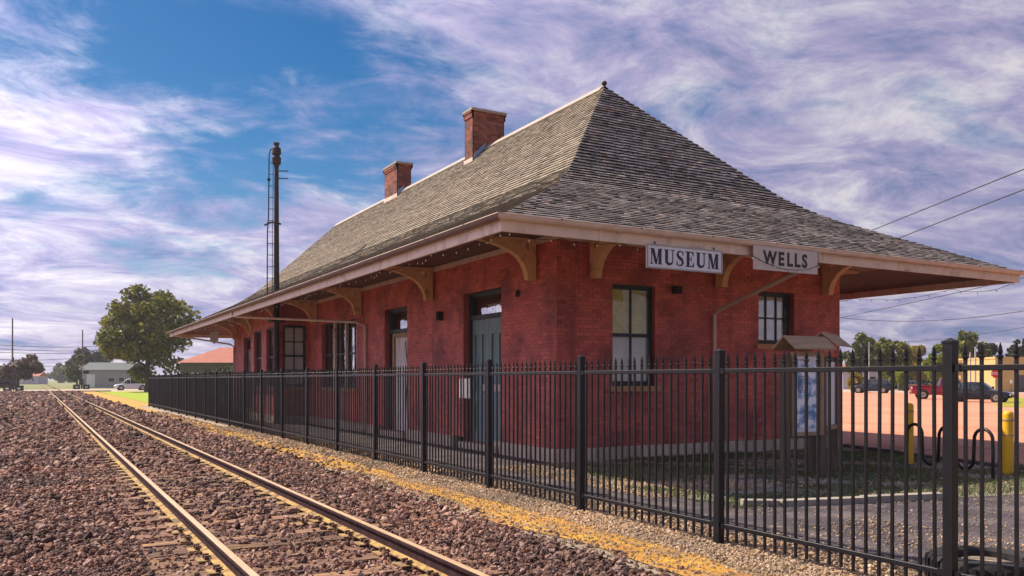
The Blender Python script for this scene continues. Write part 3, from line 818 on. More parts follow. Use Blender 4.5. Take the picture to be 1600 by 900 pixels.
# dark floor and inner ceiling so that the rooms are closed
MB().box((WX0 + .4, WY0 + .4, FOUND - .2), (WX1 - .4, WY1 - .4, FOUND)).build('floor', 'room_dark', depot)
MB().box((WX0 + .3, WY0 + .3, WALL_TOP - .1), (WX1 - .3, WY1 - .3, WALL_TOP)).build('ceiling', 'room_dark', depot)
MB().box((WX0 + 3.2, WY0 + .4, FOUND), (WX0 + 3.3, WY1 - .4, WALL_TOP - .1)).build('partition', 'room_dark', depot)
brick_pool.sort(key=lambda b: -b[0])
front_wall = [o for o in depot.children if o.name.startswith('wall')][2]
for a, V, t in brick_pool[:300]:
    mb = MB()
    for q in BF: mb.quad([V[i] for i in q], 0, t)
    link('brick', mb.mesh('brick', 'brick_red'), front_wall)
mb = MB()
for a, V, t in brick_pool[300:]:
    for q in BF: mb.quad([V[i] for i in q], 0, t)
tag(mb.build('bricks', 'brick_red', depot), kind='stuff')

# foundation of dressed stones
def foundation(fr, s0, s1, holes=()):
    s = s0
    while s < s1 - .05:
        ln = min(random.uniform(.75, 1.15), s1 - s)
        if s1 - s - ln < .3: ln = s1 - s
        if not any(a < s + ln / 2 < b for a, b in holes):
            mb = MB(); d = .055 + random.uniform(0, .012)
            mb.box((s + .006, -.1, -.2), (s + ln - .006, FOUND + random.uniform(-.006, .0), d), tf=lambda a, z, dd: fr(a, z, dd))
            # tf receives (s, z, d): keep the order of the box axes
            o = link('foundation_stone', mb.mesh('foundation_stone', 'stone'), depot)
            bv = o.modifiers.new('bevel', 'BEVEL'); bv.width = .008; bv.segments = 1
        s += ln
foundation(lambda s, z, d: SIDE(s, z, d), WY0, BAY[0], [(16.0, 17.9), (21.3, 23.1)])
foundation(lambda s, z, d: SIDE(s, z, d), BAY[1], WY1, [(40.6, 42.1)])
foundation(lambda s, z, d: FRONT(s, z, d), WX0 + .01, WX1)
foundation(lambda s, z, d: BAYF(s, z, d), BAY[0] - .03, BAY[1])
foundation(lambda s, z, d: BAYN(s, z, d), BAY[2], WX0 - .08)

# ---------------------------------------------------------------- windows and doors
def window(fr, s0, s1, z0, z1, cols, rows, frame='teal_dark', shade=None, meet=None, inset=0.17, sill='sill', sill_w=0.1, shade2=None, parent=depot, fw=.075):
    """sash window: frame, glazing bars, one pane of glass in each light, blind behind"""
    w = MB()
    d0, d1 = -inset - .06, -inset
    B = lambda a, b, c, d, e0, e1: w.box((a, c, e0), (b, d, e1), tf=lambda s, z, dd: fr(s, z, dd))
    B(s0, s0 + fw, z0, z1, d0, d1); B(s1 - fw, s1, z0, z1, d0, d1)
    B(s0 + fw, s1 - fw, z1 - fw * 1.2, z1, d0, d1); B(s0 + fw, s1 - fw, z0, z0 + fw * 1.3, d0, d1)
    a, b, c, d = s0 + fw, s1 - fw, z0 + fw * 1.3, z1 - fw * 1.2
    win = w.build('window', frame, parent)
    mb = MB()
    zs = [c + (d - c) * k / rows for k in range(rows + 1)]
    ss = [a + (b - a) * k / cols for k in range(cols + 1)]
    bar = .018
    T = lambda s, z, dd: fr(s, z, dd)
    for k in range(1, rows):
        h = .035 if (meet and k in meet) else bar
        mb.box((a, zs[k] - h, d0 + .012), (b, zs[k] + h, d1 - .006), tf=T)
    for k in range(1, cols):
        mb.box((ss[k] - bar, c, d0 + .014), (ss[k] + bar, d, d1 - .009), tf=T)
    if rows > 1 or cols > 1: mb.build('glazing_bar', frame, win)
    for i in range(cols):
        for k in range(rows):
            g = MB().box((ss[i] + bar * .5, zs[k] + bar * .5, d0 + .024), (ss[i + 1] - bar * .5, zs[k + 1] - bar * .5, d0 + .029), tf=T)
            g.build('pane', 'glass', win)
    if shade:
        zsplit = c + (d - c) * .5 if shade2 else c
        MB().box((a, zsplit + (.01 if shade2 else 0), d0 - .05), (b, d, d0 - .045), tf=T).build('backing', shade, win)
        if shade2: MB().box((a, c, d0 - .07), (b, zsplit + .04, d0 - .065), tf=T).build('backing', shade2, win)
    if sill:
        MB().box((s0 - sill_w, z0 - .12, -.14), (s1 + sill_w, z0 - .002, .07), tf=T).build('sill', sill, win, bevel=.01)
    return win

window(FRONT, 10.14, 11.24, 1.50, 3.58, 2, 2, shade='tree_reflection', shade2='blind_white', meet=(1,), inset=.10)  # upper yellow sheet imitates mirrored trees, lower one is a white blind
window(FRONT, 14.22, 15.36, 2.44, 3.64, 3, 2, shade='blind_white', inset=.16)  # white sheet imitates bright sky mirrored in these panes
window(BAYN, BAY[2] + .16, WX0 - .06, 1.36, 3.64, 2, 4, shade='blind_grey', meet=(2,), inset=.06, sill_w=0.04)
for a, b in ((31.6, 32.9), (33.7, 35.0)): window(BAYF, a, b, 1.36, 3.6, 2, 2, meet=(1,), inset=.1, sill_w=.05)
# triple window: three sashes side by side with broad pale mullions
for k in range(3):
    a = 25.55 + 3.7 * k / 3
    window(SIDE, a + (.06 if k else 0), a + 3.7 / 3 - (.06 if k < 2 else 0), 1.36, 3.6, 2, 2, meet=(1,), sill=('sill' if k == 1 else None), inset=.14, sill_w=1.2)
for k in (1, 2):
    a = 25.55 + 3.7 * k / 3
    MB().box((a - .06, 1.36, -.22), (a + .06, 3.6, -.06), tf=lambda s, z, d: SIDE(s, z, d)).build('mullion', 'trim', depot)
window(SIDE, 37.3, 38.5, 1.36, 3.6, 2, 2, meet=(1,))
for y in (18, 24, 30, 36): window(RIGHT, y, y + 1.2, 1.4, 3.6, 2, 2, shade='blind_grey', meet=(1,))

def door(fr, s0, s1, zt, leaf_top, face, name, plank):
    T = lambda s, z, d: fr(s, z, d)
    z0 = .12
    ins = -.20
    fm = MB()
    for a, b, c, d in ((s0, s0 + .09, z0, zt), (s1 - .09, s1, z0, zt), (s0 + .09, s1 - .09, zt - .10, zt), (s0 + .09, s1 - .09, leaf_top, leaf_top + .10)):
        fm.box((a, c, ins - .08), (b, d, ins + .05), tf=T)
    dr = fm.build(name, 'teal_dark', depot)
    a, b = s0 + .095, s1 - .095
    MB().box((a, leaf_top + .10, ins - .05), (b, zt - .10, ins - .045), tf=T).build('transom_pane', 'glass', dr)
    for k in range(4):                                           # row of small pale lights in the transom
        w = (b - a) * .62 / 4
        q = a + .04 + k * w
        MB().box((q, leaf_top + .16, ins - .062), (q + w * .74, leaf_top + .33, ins - .056), tf=T).build('transom_light', 'blind_white', dr)
    if plank:
        MB().box((a, z0 + .05, ins - .07), (b, leaf_top - .01, ins - .02), tf=T).build('leaf', 'plywood', dr)
        MB().box((b - .22, z0 + .05, ins - .02), (b - .08, leaf_top - .06, ins + .03), tf=T).build('batten', 'jamb_wood', dr)
        MB().box((a, leaf_top - .14, ins - .018), (b - .22, leaf_top - .02, ins + .02), tf=T).build('batten', 'jamb_wood', dr)
        # crossed boards nailed over the sheet
        mb = MB()
        for p, q in (((a + .25, 2.75), (a + .55, .3)), ((a + .52, 2.7), (a + .2, 1.4))):
            mb.tube([fr(p[0], p[1], ins + .0), fr(q[0], q[1], ins + .0)], .012, 4)
        mb.build('cord', 'letter_black', dr)
    else:
        # pair of leaves, each with tall recessed panels
        mid = (a + b) / 2
        for la, lb in ((a, mid - .005), (mid + .005, b)):
            lf = MB().box((la, z0 + .04, ins - .06), (lb, leaf_top - .005, ins - .04), tf=T).build('leaf', 'teal', dr)
            w = lb - la; st = .10
            fm = MB()
            fm.box((la, z0 + .04, ins - .04), (la + st, leaf_top - .005, ins), tf=T).box((lb - st, z0 + .04, ins - .04), (lb, leaf_top - .005, ins), tf=T)
            fm.box((la + w / 2 - st / 2, 1.32, ins - .04), (la + w / 2 + st / 2, leaf_top - .36, ins - .002), tf=T)
            fm.box((la + st, leaf_top - .36, ins - .04), (lb - st, leaf_top - .005, ins - .001), tf=T)
            fm.box((la + st, 1.10, ins - .04), (lb - st, 1.32, ins - .001), tf=T)
            fm.box((la + st, z0 + .04, ins - .04), (lb - st, .42, ins - .001), tf=T)
            fm.build('leaf_frame', 'teal', dr)
        MB().box((a + .12, 1.36, ins + .001), (b - .5, 1.52, ins + .006), tf=T).build('notice_strip', 'sign_cream', dr)
        MB().lathe([(.0, 0), (.028, .0), (.034, .03), (.02, .05), (0, .052)], fr(mid - .12, 1.25, ins), 10, axis='x').build('handle', 'spike', dr)
    MB().box((s0, .02, -.34), (s1, z0 + .05, .16), tf=T).build('threshold', 'stone', dr, bevel=.012)
    return dr
door(SIDE, 16.02, 17.88, 3.67, 3.03, 'teal', 'door', False)
door(SIDE, 21.35, 23.05, 3.66, 2.96, 'plywood', 'door', True)
door(SIDE, 40.6, 42.1, 3.66, 3.0, 'teal', 'door', False)

# ---------------------------------------------------------------- roof
def slope_map(k):
    LX, LY = E1 - E0, YE1 - YE0
    if k == 'left': return LY, lambda s, t, h: (E0 + t, YE0 + s, roof_z(t) + h)
    if k == 'right': return LY, lambda s, t, h: (E1 - t, YE0 + s, roof_z(t) + h)
    if k == 'front': return LX, lambda s, t, h: (E0 + s, YE0 + t, roof_z(t) + h)
    return LX, lambda s, t, h: (E0 + s, YE1 - t, roof_z(t) + h)
roof = MB()
for k in ('left', 'right', 'front', 'back'):
    LN, f = slope_map(k)
    for (a, _), (b, _) in zip(PROF[:-1], PROF[1:]):
        q = [f(a, a, -.012), f(LN - a, a, -.012), f(LN - b, b, -.012), f(b, b, -.012)]
        if abs(LN - 2 * b) < 1e-4: q = q[:3]
        roof.quad(q if k in ('front', 'right') else q[::-1])
roof = roof.build('roof', 'deck_wood', depot)

# courses: equal steps measured along the slope
course_t = [-0.05]
EXPO = 0.136
while True:
    t = course_t[-1]; tt = max(t, 0)
    sl_ = (roof_z(min(tt + .01, HALF)) - roof_z(tt)) / .01
    nt_ = t + EXPO / math.sqrt(1 + sl_ * sl_)
    if nt_ > HALF - .04: break
    course_t.append(nt_)
course_t.append(HALF)
shingle_pool = []
def zt_(t): return roof_z(t) if t >= 0 else roof_z(0) + t * .489
def lay(k, cell):
    LN, _ = slope_map(k)
    f = {'left': lambda s, t, h: (E0 + t, YE0 + s, zt_(t) + h), 'right': lambda s, t, h: (E1 - t, YE0 + s, zt_(t) + h),
         'front': lambda s, t, h: (E0 + s, YE0 + t, zt_(t) + h), 'back': lambda s, t, h: (E0 + s, YE1 - t, zt_(t) + h)}[k]
    for c, (t0, t1) in enumerate(zip(course_t[:-1], course_t[1:])):
        lo0, hi0 = t0, LN - t0; lo1, hi1 = t1, LN - t1
        s = lo0 - random.random() * cell
        band = 0.5 + 0.5 * math.sin(c * 1.7) * math.sin(c * .61)
        rowt = random.uniform(.80, 1.14)
        while s < hi0:
            w = cell * random.uniform(.65, 1.35)
            a, b = s, s + w - .006
            s += w
            a0, b0, a1, b1 = max(a, lo0), min(b, hi0), max(a, lo1), min(b, hi1)
            if b0 - a0 < .015: continue
            if b1 < a1: a1 = b1 = min(max((a + b) / 2, lo1), hi1)
            th = (.017 if t0 < 3.1 else .030) + random.uniform(-.004, .009); dt = random.uniform(-.008, .008)
            x = (a + b) / 2
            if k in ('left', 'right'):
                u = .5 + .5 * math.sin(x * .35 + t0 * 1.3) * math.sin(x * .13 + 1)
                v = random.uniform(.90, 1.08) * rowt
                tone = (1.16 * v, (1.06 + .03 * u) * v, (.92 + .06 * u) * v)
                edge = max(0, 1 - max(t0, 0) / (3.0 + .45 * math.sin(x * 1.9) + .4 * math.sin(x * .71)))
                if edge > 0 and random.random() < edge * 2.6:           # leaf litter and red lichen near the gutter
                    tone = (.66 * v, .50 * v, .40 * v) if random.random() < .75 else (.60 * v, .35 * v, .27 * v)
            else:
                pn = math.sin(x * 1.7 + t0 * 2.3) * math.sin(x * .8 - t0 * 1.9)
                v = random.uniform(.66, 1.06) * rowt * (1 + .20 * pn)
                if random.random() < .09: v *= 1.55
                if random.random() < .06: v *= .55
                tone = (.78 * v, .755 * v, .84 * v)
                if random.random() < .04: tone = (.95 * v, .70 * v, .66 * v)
            lap = .004
            V = [f(a0, t0 + dt, th), f(b0, t0 + dt, th), f(b1, t1, lap), f(a1, t1, lap), f(a0, t0 + dt, -.010), f(b0, t0 + dt, -.010)]
            F = [(0, 1, 2, 3), (4, 5, 1, 0), (4, 0, 3), (5, 2, 1)]
            area = 0
            if k in ('front', 'left'):
                U = [proj(p) for p in V[:4]]
                area = abs(sum(U[i][0] * U[(i + 1) % 4][1] - U[(i + 1) % 4][0] * U[i][1] for i in range(4))) / 2
            if k == 'left' : area *= .5
            shingle_pool.append((area, V, F, tone))
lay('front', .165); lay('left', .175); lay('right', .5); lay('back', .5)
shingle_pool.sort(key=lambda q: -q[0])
BUTT = lambda k, t: tuple(c * (.14 if k == 1 else 1.0) for c in t)        # butt faces darkened to paint in the shadow lines between courses
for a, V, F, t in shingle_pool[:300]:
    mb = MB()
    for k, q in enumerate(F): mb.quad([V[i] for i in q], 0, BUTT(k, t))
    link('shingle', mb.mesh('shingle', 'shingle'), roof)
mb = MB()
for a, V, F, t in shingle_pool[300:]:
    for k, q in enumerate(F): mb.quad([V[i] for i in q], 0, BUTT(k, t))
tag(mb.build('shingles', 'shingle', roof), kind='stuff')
# ridge board and finial
RXc = (E0 + E1) / 2; RY0, RY1 = YE0 + HALF, YE1 - HALF
MB().prism([(-.15, -.13), (0, .035), (.15, -.13), (.13, -.15), (0, -.01), (-.13, -.15)], lambda a, b, d: (RXc + a, d, 9.25 + .03 + b), RY0 + .02, RY1 - .02).build('ridge_cap', 'ridge_metal', roof)
MB().lathe([(0, -.06), (.06, -.05), (.05, .0), (.03, .03), (.065, .06), (.075, .10), (.05, .14), (0, .155)], (RXc, RY0, 9.25), 14).build('finial', 'mast_iron', roof, smooth=True)

# fascia, gutter, soffit
FB = 3.86
fa = MB()
FT = 4.065
for lo, hi in (((E0, YE0, FB), (E0 + .05, YE1, FT)), ((E1 - .05, YE0, FB), (E1, YE1, FT)), ((E0 + .05, YE0, FB), (E1 - .05, YE0 + .05, FT)), ((E0 + .05, YE1 - .05, FB), (E1 - .05, YE1, FT))):
    MB().box(lo, hi).build('fascia', 'trim', roof)
def gutter(p0, p1, out, body='gutter'):
    p0, p1, out = Vector(p0), Vector(p1), Vector(out)
    ro, ri = .062, .055
    prof = [(ro - ro * math.cos(q), 4.098 - ro * 1.25 * math.sin(q)) for q in [PI * k / 8 for k in range(9)]]
    prof += [(2 * ro + .012, 4.098), (2 * ro + .012, 4.108), (2 * ro - .004, 4.108)]
    prof += [(ro + ri * math.cos(q), 4.10 - ri * 1.25 * math.sin(q)) for q in [PI * k / 8 for k in range(9)]]
    d = (p1 - p0).normalized()
    mb = MB(); n = len(prof)
    for e, (p, sg) in enumerate(((p0, -1), (p1, 1))):
        for r, z in prof: mb.v.append(tuple(p + out * (r + .002) + d * (sg * r) + Vector((0, 0, z))))
    for i in range(n):
        j = (i + 1) % n; mb.f.append((i, j, n + j, n + i)); mb.m.append(1 if 7 < i < 12 else 0); mb.t.append(None)
    g = mb.build('gutter', [body, 'trim'], roof)
    L_ = (p1 - p0).length; k = 1.0
    while k < L_:
        q = p0 + d * k
        MB().box((-.014, .09, 4.092), (.014, .142, 4.114), tf=lambda w, r, z: q + d * w + out * r + Vector((0, 0, z))).build('gutter_strap', 'spike', g)
        k += 1.55
gutter((E0, YE0, 0), (E0, YE1, 0), (-1, 0, 0), 'gutter_shade'); gutter((E0, YE0, 0), (E1, YE0, 0), (0, -1, 0)); gutter((E1, YE0, 0), (E1, YE1, 0), (1, 0, 0))
SW = 4.49                                             # soffit height at the wall
so_ = MB()
SOF = [(.05, 4.02), (.95, 4.43), (WX0 - E0 + .02, SW)]           # follows the rafters, then runs level to the wall
for (ta, za), (tb, zb) in zip(SOF[:-1], SOF[1:]):
    A_ = [(E0 + ta, YE0 + ta, za), (E1 - ta, YE0 + ta, za), (E1 - ta, YE1 - ta, za), (E0 + ta, YE1 - ta, za)]
    B_ = [(E0 + tb, YE0 + tb, zb), (E1 - tb, YE0 + tb, zb), (E1 - tb, YE1 - tb, zb), (E0 + tb, YE1 - tb, zb)]
    for k in range(4): so_.quad([A_[k], A_[(k + 1) % 4], B_[(k + 1) % 4], B_[k]])
so_.build('soffit', 'soffit', roof)
for lo, hi in (((WX0 - .05, WY0 - .05, SW - .13), (WX0 - .003, BAY[0], SW - .02)), ((WX0 - .05, BAY[1], SW - .13), (WX0 - .003, WY1, SW - .02)), ((WX0 - .003, WY0 - .05, SW - .13), (WX1, WY0 - .003, SW - .02))):
    MB().box(lo, hi).build('frieze_board', 'trim', depot)

# curved brackets under the eaves
def bracket_mesh():
    arc = [(.19, 3.63), (.205, 3.74), (.235, 3.84), (.285, 3.94), (.36, 4.035), (.46, 4.115), (.60, 4.19), (.78, 4.255), (.98, 4.305), (1.18, 4.34), (1.40, 4.365), (1.58, 4.38)]
    outer = [(.0, 3.63)] + arc + [(1.60, 4.43), (.0, 4.466)]
    hole = [(.16, 4.385), (.42, 4.375), (.16, 4.20)]
    bm = bmesh.new()
    def loop(pts):
        vs = [bm.verts.new((0, p[0], p[1])) for p in pts]
        return [bm.edges.new((vs[q], vs[(q + 1) % len(vs)])) for q in range(len(vs))]
    es = loop(outer) + loop(hole)
    r_ = bmesh.ops.triangle_fill(bm, edges=es, use_beauty=True)
    faces = [f for f in bm.faces]
    ex = bmesh.ops.extrude_face_region(bm, geom=faces)
    bmesh.ops.translate(bm, verts=[v for v in ex['geom'] if isinstance(v, bmesh.types.BMVert)], vec=(.16, 0, 0))
    bmesh.ops.translate(bm, verts=bm.verts, vec=(-.08, 0, 0))
    bmesh.ops.recalc_face_normals(bm, faces=bm.faces)
    me = bpy.data.meshes.new('bracket'); bm.to_mesh(me); bm.free()
    me.materials.append(M['bracket'])
    return me
br = bracket_mesh()
def put_bracket(x, y, rz, dz=0.0, reach=1.0):
    o = link('bracket', br, depot); o.location = (x, y, dz); o.rotation_euler = (0, 0, rz); o.scale = (1, reach, 1)
for y in (14.54, 19.6, 25.0, 29.75, 39.9, 43.5): put_bracket(WX0 - .052, y, PI / 2)
for y in (31.3, 35.3): put_bracket(BAY[2] - .004, y, PI / 2, -.05, .5)
for x in (9.62, 12.95, 16.32): put_bracket(x, WY0 - .052, PI)
for y in (14.54, 19.6, 25.0, 30, 35, 40, 43.5): put_bracket(WX1 + .004, y, -PI / 2)

# downspouts
def pipe(pts, name='downspout', r=.042, m='gutter'):
    MB().tube(pts, r, 8).build(name, m, depot, smooth=True)
pipe([(12.90, YE0 - .06, 4.02), (12.90, YE0 - .05, 3.90), (12.89, YE0 + .15, 3.80), (12.83, WY0 - .22, 3.14), (12.82, WY0 - .07, 3.04), (12.82, WY0 - .07, .12), (12.82, WY0 - .28, .06)])
pipe([(E0 - .06, 30.8, 4.02), (E0 + .0, 30.78, 3.88), (E0 + .2, 30.4, 3.83), (WX0 - .22, 24.9, 3.40), (WX0 - .06, 24.55, 3.26), (WX0 - .06, 24.5, .12), (WX0 - .25, 24.5, .06)])
pipe([(E0 - .06, 45.6, 3.99), (E0 + .05, 45.5, 3.86), (E0 + .4, 45.3, 3.80), (WX0 - .25, 44.2, 3.42), (WX0 - .06, 44.15, 3.3), (WX0 - .06, 44.15, .12)])

# small fittings on the wall
MB().box((WX0 - .16, 19.0, 3.10), (WX0 - .003, 19.12, 3.32)).build('wall_lamp', 'black_rough', depot, bevel=.02)
MB().box((WX0 - .07, 15.2, 3.36), (WX0 - .003, 15.3, 3.5)).build('wall_lamp', 'black_rough', depot, bevel=.02)
MB().box((11.66, WY0 - .16, 3.44), (11.86, WY0 - .003, 3.60)).build('wall_lamp', 'black_rough', depot, bevel=.02)

# chimneys
def chimney(x0, x1, y0, y1, ztop, label=None):
    zb = roof_z(min(x0, E1 - x1 + E0) - E0) - .4 if True else 0
    zb = min(roof_z(x0 - E0), roof_z(E1 - x1)) - .3
    ch = MB().box((x0 + .006, y0 + .006, zb), (x1 - .006, y1 - .006, ztop - .08)).build('chimney', 'mortar_raw', roof)
    mb = MB(); bh, bl, j = .0765, .212, .011
    k = 0; z = zb
    while z < ztop - .1:
        pr = .0 if z < ztop - .32 else (.03 if z < ztop - .2 else .055)
        for fr, s0, s1 in ((lambda s, zz, d: (s, y0 - d, zz), x0, x1), (lambda s, zz, d: (x0 - d, s, zz), y0, y1), (lambda s, zz, d: (s, y1 + d, zz), x0, x1), (lambda s, zz, d: (x1 + d, s, zz), y0, y1)):
            s = s0 - (bl / 2 if k % 2 else 0) - pr
            while s < s1 + pr:
                p, q = max(s, s0 - pr), min(s + bl - j, s1 + pr)
                if q - p > .03:
                    t = random.uniform(.6, 1.25); V = [fr(p, z, pr), fr(q, z, pr), fr(q, z + bh - j, pr), fr(p, z + bh - j, pr), fr(p, z, -.02), fr(q, z, -.02), fr(q, z + bh - j, -.02), fr(p, z + bh - j, -.02)]
                    for qd in BF: mb.quad([V[w] for w in qd], 0, (t, t * random.uniform(.85, 1.05), t))
                s += bl
        z += bh; k += 1
    tag(mb.build('bricks', 'brick_raw', ch), kind='stuff')
    MB().box((x0 - .07, y0 - .07, ztop - .09), (x1 + .07, y1 + .07, ztop)).build('chimney_cap', 'kerb', ch, bevel=.015)
    # stepped lead flashing along the roof line and a sheet-metal saddle on the near side
    lx = x0 - .10
    MB().box((x0 - .03, y0 - .03, roof_z(x0 - E0) - .05), (x0 - .008, y1 + .03, roof_z(x0 - E0) + .13)).build('flashing', 'trim', ch)
    za, zm = roof_z(x0 - E0), roof_z(x0 + (RXc - x0) * .75 - E0)
    xm = x0 + (RXc - x0) * .75
    MB().prism([(x0 + .02, za + .0), (xm, zm + .0), (xm + .1, zm + .28), (x0 + .02, za + .24)], lambda a, b, d: (a, y0 - d, b), .012, .03).build('flashing', 'flash_lead', ch)
chimney(12.35, 13.52, 24.4, 24.98, 10.48)
chimney(12.60, 13.20, 31.6, 33.0, 10.40)

# ================================================================== SIGNS ON THE EAVE
def stroke(mb, pts, wid, tf, d0, d1, mi=0):
    """ribbon of varying width along a polyline in the sign plane"""
    n = len(pts); Lf, Rt = [], []
    for k in range(n):
        a, b = pts[max(0, k - 1)], pts[min(n - 1, k + 1)]
        dx, dy = b[0] - a[0], b[1] - a[1]; l = math.hypot(dx, dy)
        nx, ny = -dy / l, dx / l; w = wid[k] / 2
        Lf.append((pts[k][0] + nx * w, pts[k][1] + ny * w)); Rt.append((pts[k][0] - nx * w, pts[k][1] - ny * w))
    base = len(mb.v)
    for k in range(n):
        mb.v += [tuple(tf(*Lf[k], d1)), tuple(tf(*Rt[k], d1)), tuple(tf(*Rt[k], d0)), tuple(tf(*Lf[k], d0))]
    for k in range(n - 1):
        for j in range(4):
            mb.f.append((base + k * 4 + j, base + k * 4 + (j + 1) % 4, base + (k + 1) * 4 + (j + 1) % 4, base + (k + 1) * 4 + j)); mb.m.append(mi); mb.t.append(None)
    mb.f.append((base, base + 3, base + 2, base + 1)); e = base + (n - 1) * 4; mb.f.append((e, e + 1, e + 2, e + 3)); mb.m += [mi, mi]; mb.t += [None, None]

def serif_letter(ch, mb, x, h, tf):
    """bold roman capital; returns its width. Strokes differ a little in depth so that no faces coincide"""
    T, t, sf = .235 * h, .072 * h, .055 * h
    st = [0]
    def rect(a, b, c, d):
        st[0] += 1; dd = .0035 + .00035 * st[0]
        mb.prism([(x + a, c), (x + b, c), (x + b, d), (x + a, d)], tf, 0, dd)
    def poly(p):
        st[0] += 1; dd = .0035 + .00035 * st[0]
        mb.prism([(x + a, b) for a, b in p], tf, 0, dd)
    if ch == 'M':
        w = 1.06 * h
        rect(0, .26 * h, 0, sf); rect(.10 * h, .10 * h + t, sf, h - sf); rect(-.0, .22 * h, h - sf, h)
        poly([(.10 * h, h), (.10 * h + T * 1.08, h), (.53 * h + T * .30, .12 * h), (.53 * h - T * .38, .0)])
        poly([(.50 * h, 0.0), (.50 * h + t, 0.0), (.80 * h, h - sf), (.80 * h - t, h - sf)])
        rect(.74 * h, .74 * h + T, sf, h - sf); rect(.66 * h, w - .02 * h, 0, sf); rect(.72 * h, w - .02 * h, h - sf, h)
    elif ch == 'U':
        w = .92 * h
        rect(0, .40 * h, h - sf, h); rect(.57 * h, .92 * h, h - sf, h)
        rect(.10 * h, .10 * h + T, .30 * h, h - sf); rect(.72 * h, .72 * h + t, .30 * h, h - sf)
        pts, wd = [], []
        for q in range(13):
            a = PI + PI * q / 12
            cx, rx = (.20 * h + .7475 * h) / 2, (.7475 * h - .20 * h) / 2
            pts.append((x + cx + rx * math.cos(a), .30 * h + .23 * h * math.sin(a))); wd.append(T + (t - T) * (q / 12) ** 1.1)
        st[0] += 1; stroke(mb, pts, wd, tf, 0, .0035 + .00035 * st[0])
    elif ch == 'E':
        w = .78 * h
        rect(0, .74 * h, 0, sf * 1.2); rect(0, .70 * h, h - sf * 1.2, h); rect(.10 * h, .10 * h + T, sf * 1.2, h - sf * 1.2)
        rect(.30 * h, .50 * h, .49 * h, .49 * h + sf * 1.2); rect(.48 * h, .53 * h, .36 * h, .68 * h)
        poly([(.60 * h, sf * 1.2), (.74 * h, sf * 1.2), (.77 * h, .30 * h), (.73 * h, .30 * h)])
        poly([(.57 * h, h - sf * 1.2), (.70 * h, h - sf * 1.2), (.72 * h, .72 * h), (.685 * h, .72 * h)])
    elif ch == 'S':
        w = .68 * h
        ctl = [(.60, .74), (.55, .90), (.36, .965), (.17, .90), (.10, .75), (.19, .60), (.36, .50), (.53, .40), (.58, .24), (.48, .08), (.28, .03), (.11, .10), (.05, .27)]
        wd = [.05, .06, .07, .13, .18, .21, .22, .21, .19, .12, .07, .06, .05]
        stroke(mb, [(x + a * h, b * h) for a, b in ctl], [q * h for q in wd], tf, 0, .0036)
        rect(.585 * h, .63 * h, .68 * h, .98 * h); rect(.02 * h, .065 * h, .02 * h, .33 * h)
    return w

def sign_museum():
    x0, x1, z1, z0 = 8.80, 10.47, 3.885, 3.485
    yf = YE0 - .035
    s = empty('station_sign', 'white sign reading MUSEUM in navy serif capitals, hung below the front eave', 'sign', base=((x0 + x1) / 2, yf, z0))
    MB().box((x0, yf, z0), (x1, yf + .03, z1)).build('board', 'sign_white', s)
    fr = MB(); b = .022
    for lo, hi in (((x0, z0), (x1, z0 + b)), ((x0, z1 - b), (x1, z1)), ((x0, z0 + b), (x0 + b, z1 - b)), ((x1 - b, z0 + b), (x1, z1 - b))):
        MB().box((lo[0], yf - .012, lo[1]), (hi[0], yf - .0005, hi[1])).build('moulding', 'pole_grey', s)
    h = .262
    word = 'MUSEUM'
    tf = lambda a, b, d: (x0 + .065 + a * .935, yf - .001 - d, z0 + .07 + b)
    x = 0
    for ch in word:
        mb = MB(); x += serif_letter(ch, mb, x, h, tf) + .042
        mb.build('letter', 'letter_navy', s)
    for hx in (x0 + .18, x1 - .18):
        MB().box((hx - .012, yf + .008, z1), (hx + .012, yf + .02, z1 + .05)).build('hanger', 'spike', s)
sign_museum()

def text_mesh(body, size, name, m, offset=0.0, extrude=.002):
    c = bpy.data.curves.new(name, 'FONT'); c.body = body; c.size = size; c.offset = offset; c.extrude = extrude; c.resolution_u = 3
    c.align_x = 'CENTER'
    o = bpy.data.objects.new(name, c); COL.objects.link(o)
    dg = bpy.context.evaluated_depsgraph_get()
    me = bpy.data.meshes.new_from_object(o.evaluated_get(dg))
    me.name = name
    bpy.data.objects.remove(o); bpy.data.curves.remove(c)
    me.materials.clear(); me.materials.append(M[m])
    return me

def sign_wells():
    x0, x1, z1, z0 = 11.13, 12.78, 4.03, 3.60
    yf = YE0 - .135
    s = empty('station_sign', 'cream name board reading WELLS in black sans capitals, fixed to the front gutter', 'sign', base=((x0 + x1) / 2, yf, z0))
    MB().box((x0, yf, z0), (x1, yf + .025, z1)).build('board', 'sign_cream', s, bevel=.004)
    for k, ch in enumerate('WELLS'):
        w = (.0, .285, .505, .70, .895)[k]
        me = text_mesh(ch, .335, 'letter', 'letter_black', .013)
        o = link('letter', me, s)
        o.location = (x0 + .40 + w, yf - .0025, z0 + .115); o.rotation_euler = (PI / 2, 0, 0); o.scale = (.92, 1.0, 1)
    for hx in (x0 + .2, x1 - .2):
        MB().box((hx - .015, yf + .025, z0 + .2), (hx + .015, YE0 - .001, z0 + .23)).build('hanger', 'spike', s)
sign_wells()

# shield plaque hanging from the far eave
pl_ = MB().prism([(-.2, .0), (.2, .0), (.2, -.42), (.0, -.60), (-.2, -.42)], lambda a, b, d: (E0 + 1.55 + a * 1.0, 43.2 + d, 3.98 + b), 0, .03)
tag(pl_.build('shield_plaque', 'white_paint'), 'small white shield-shaped plaque hanging under the far end of the eave', 'plaque')

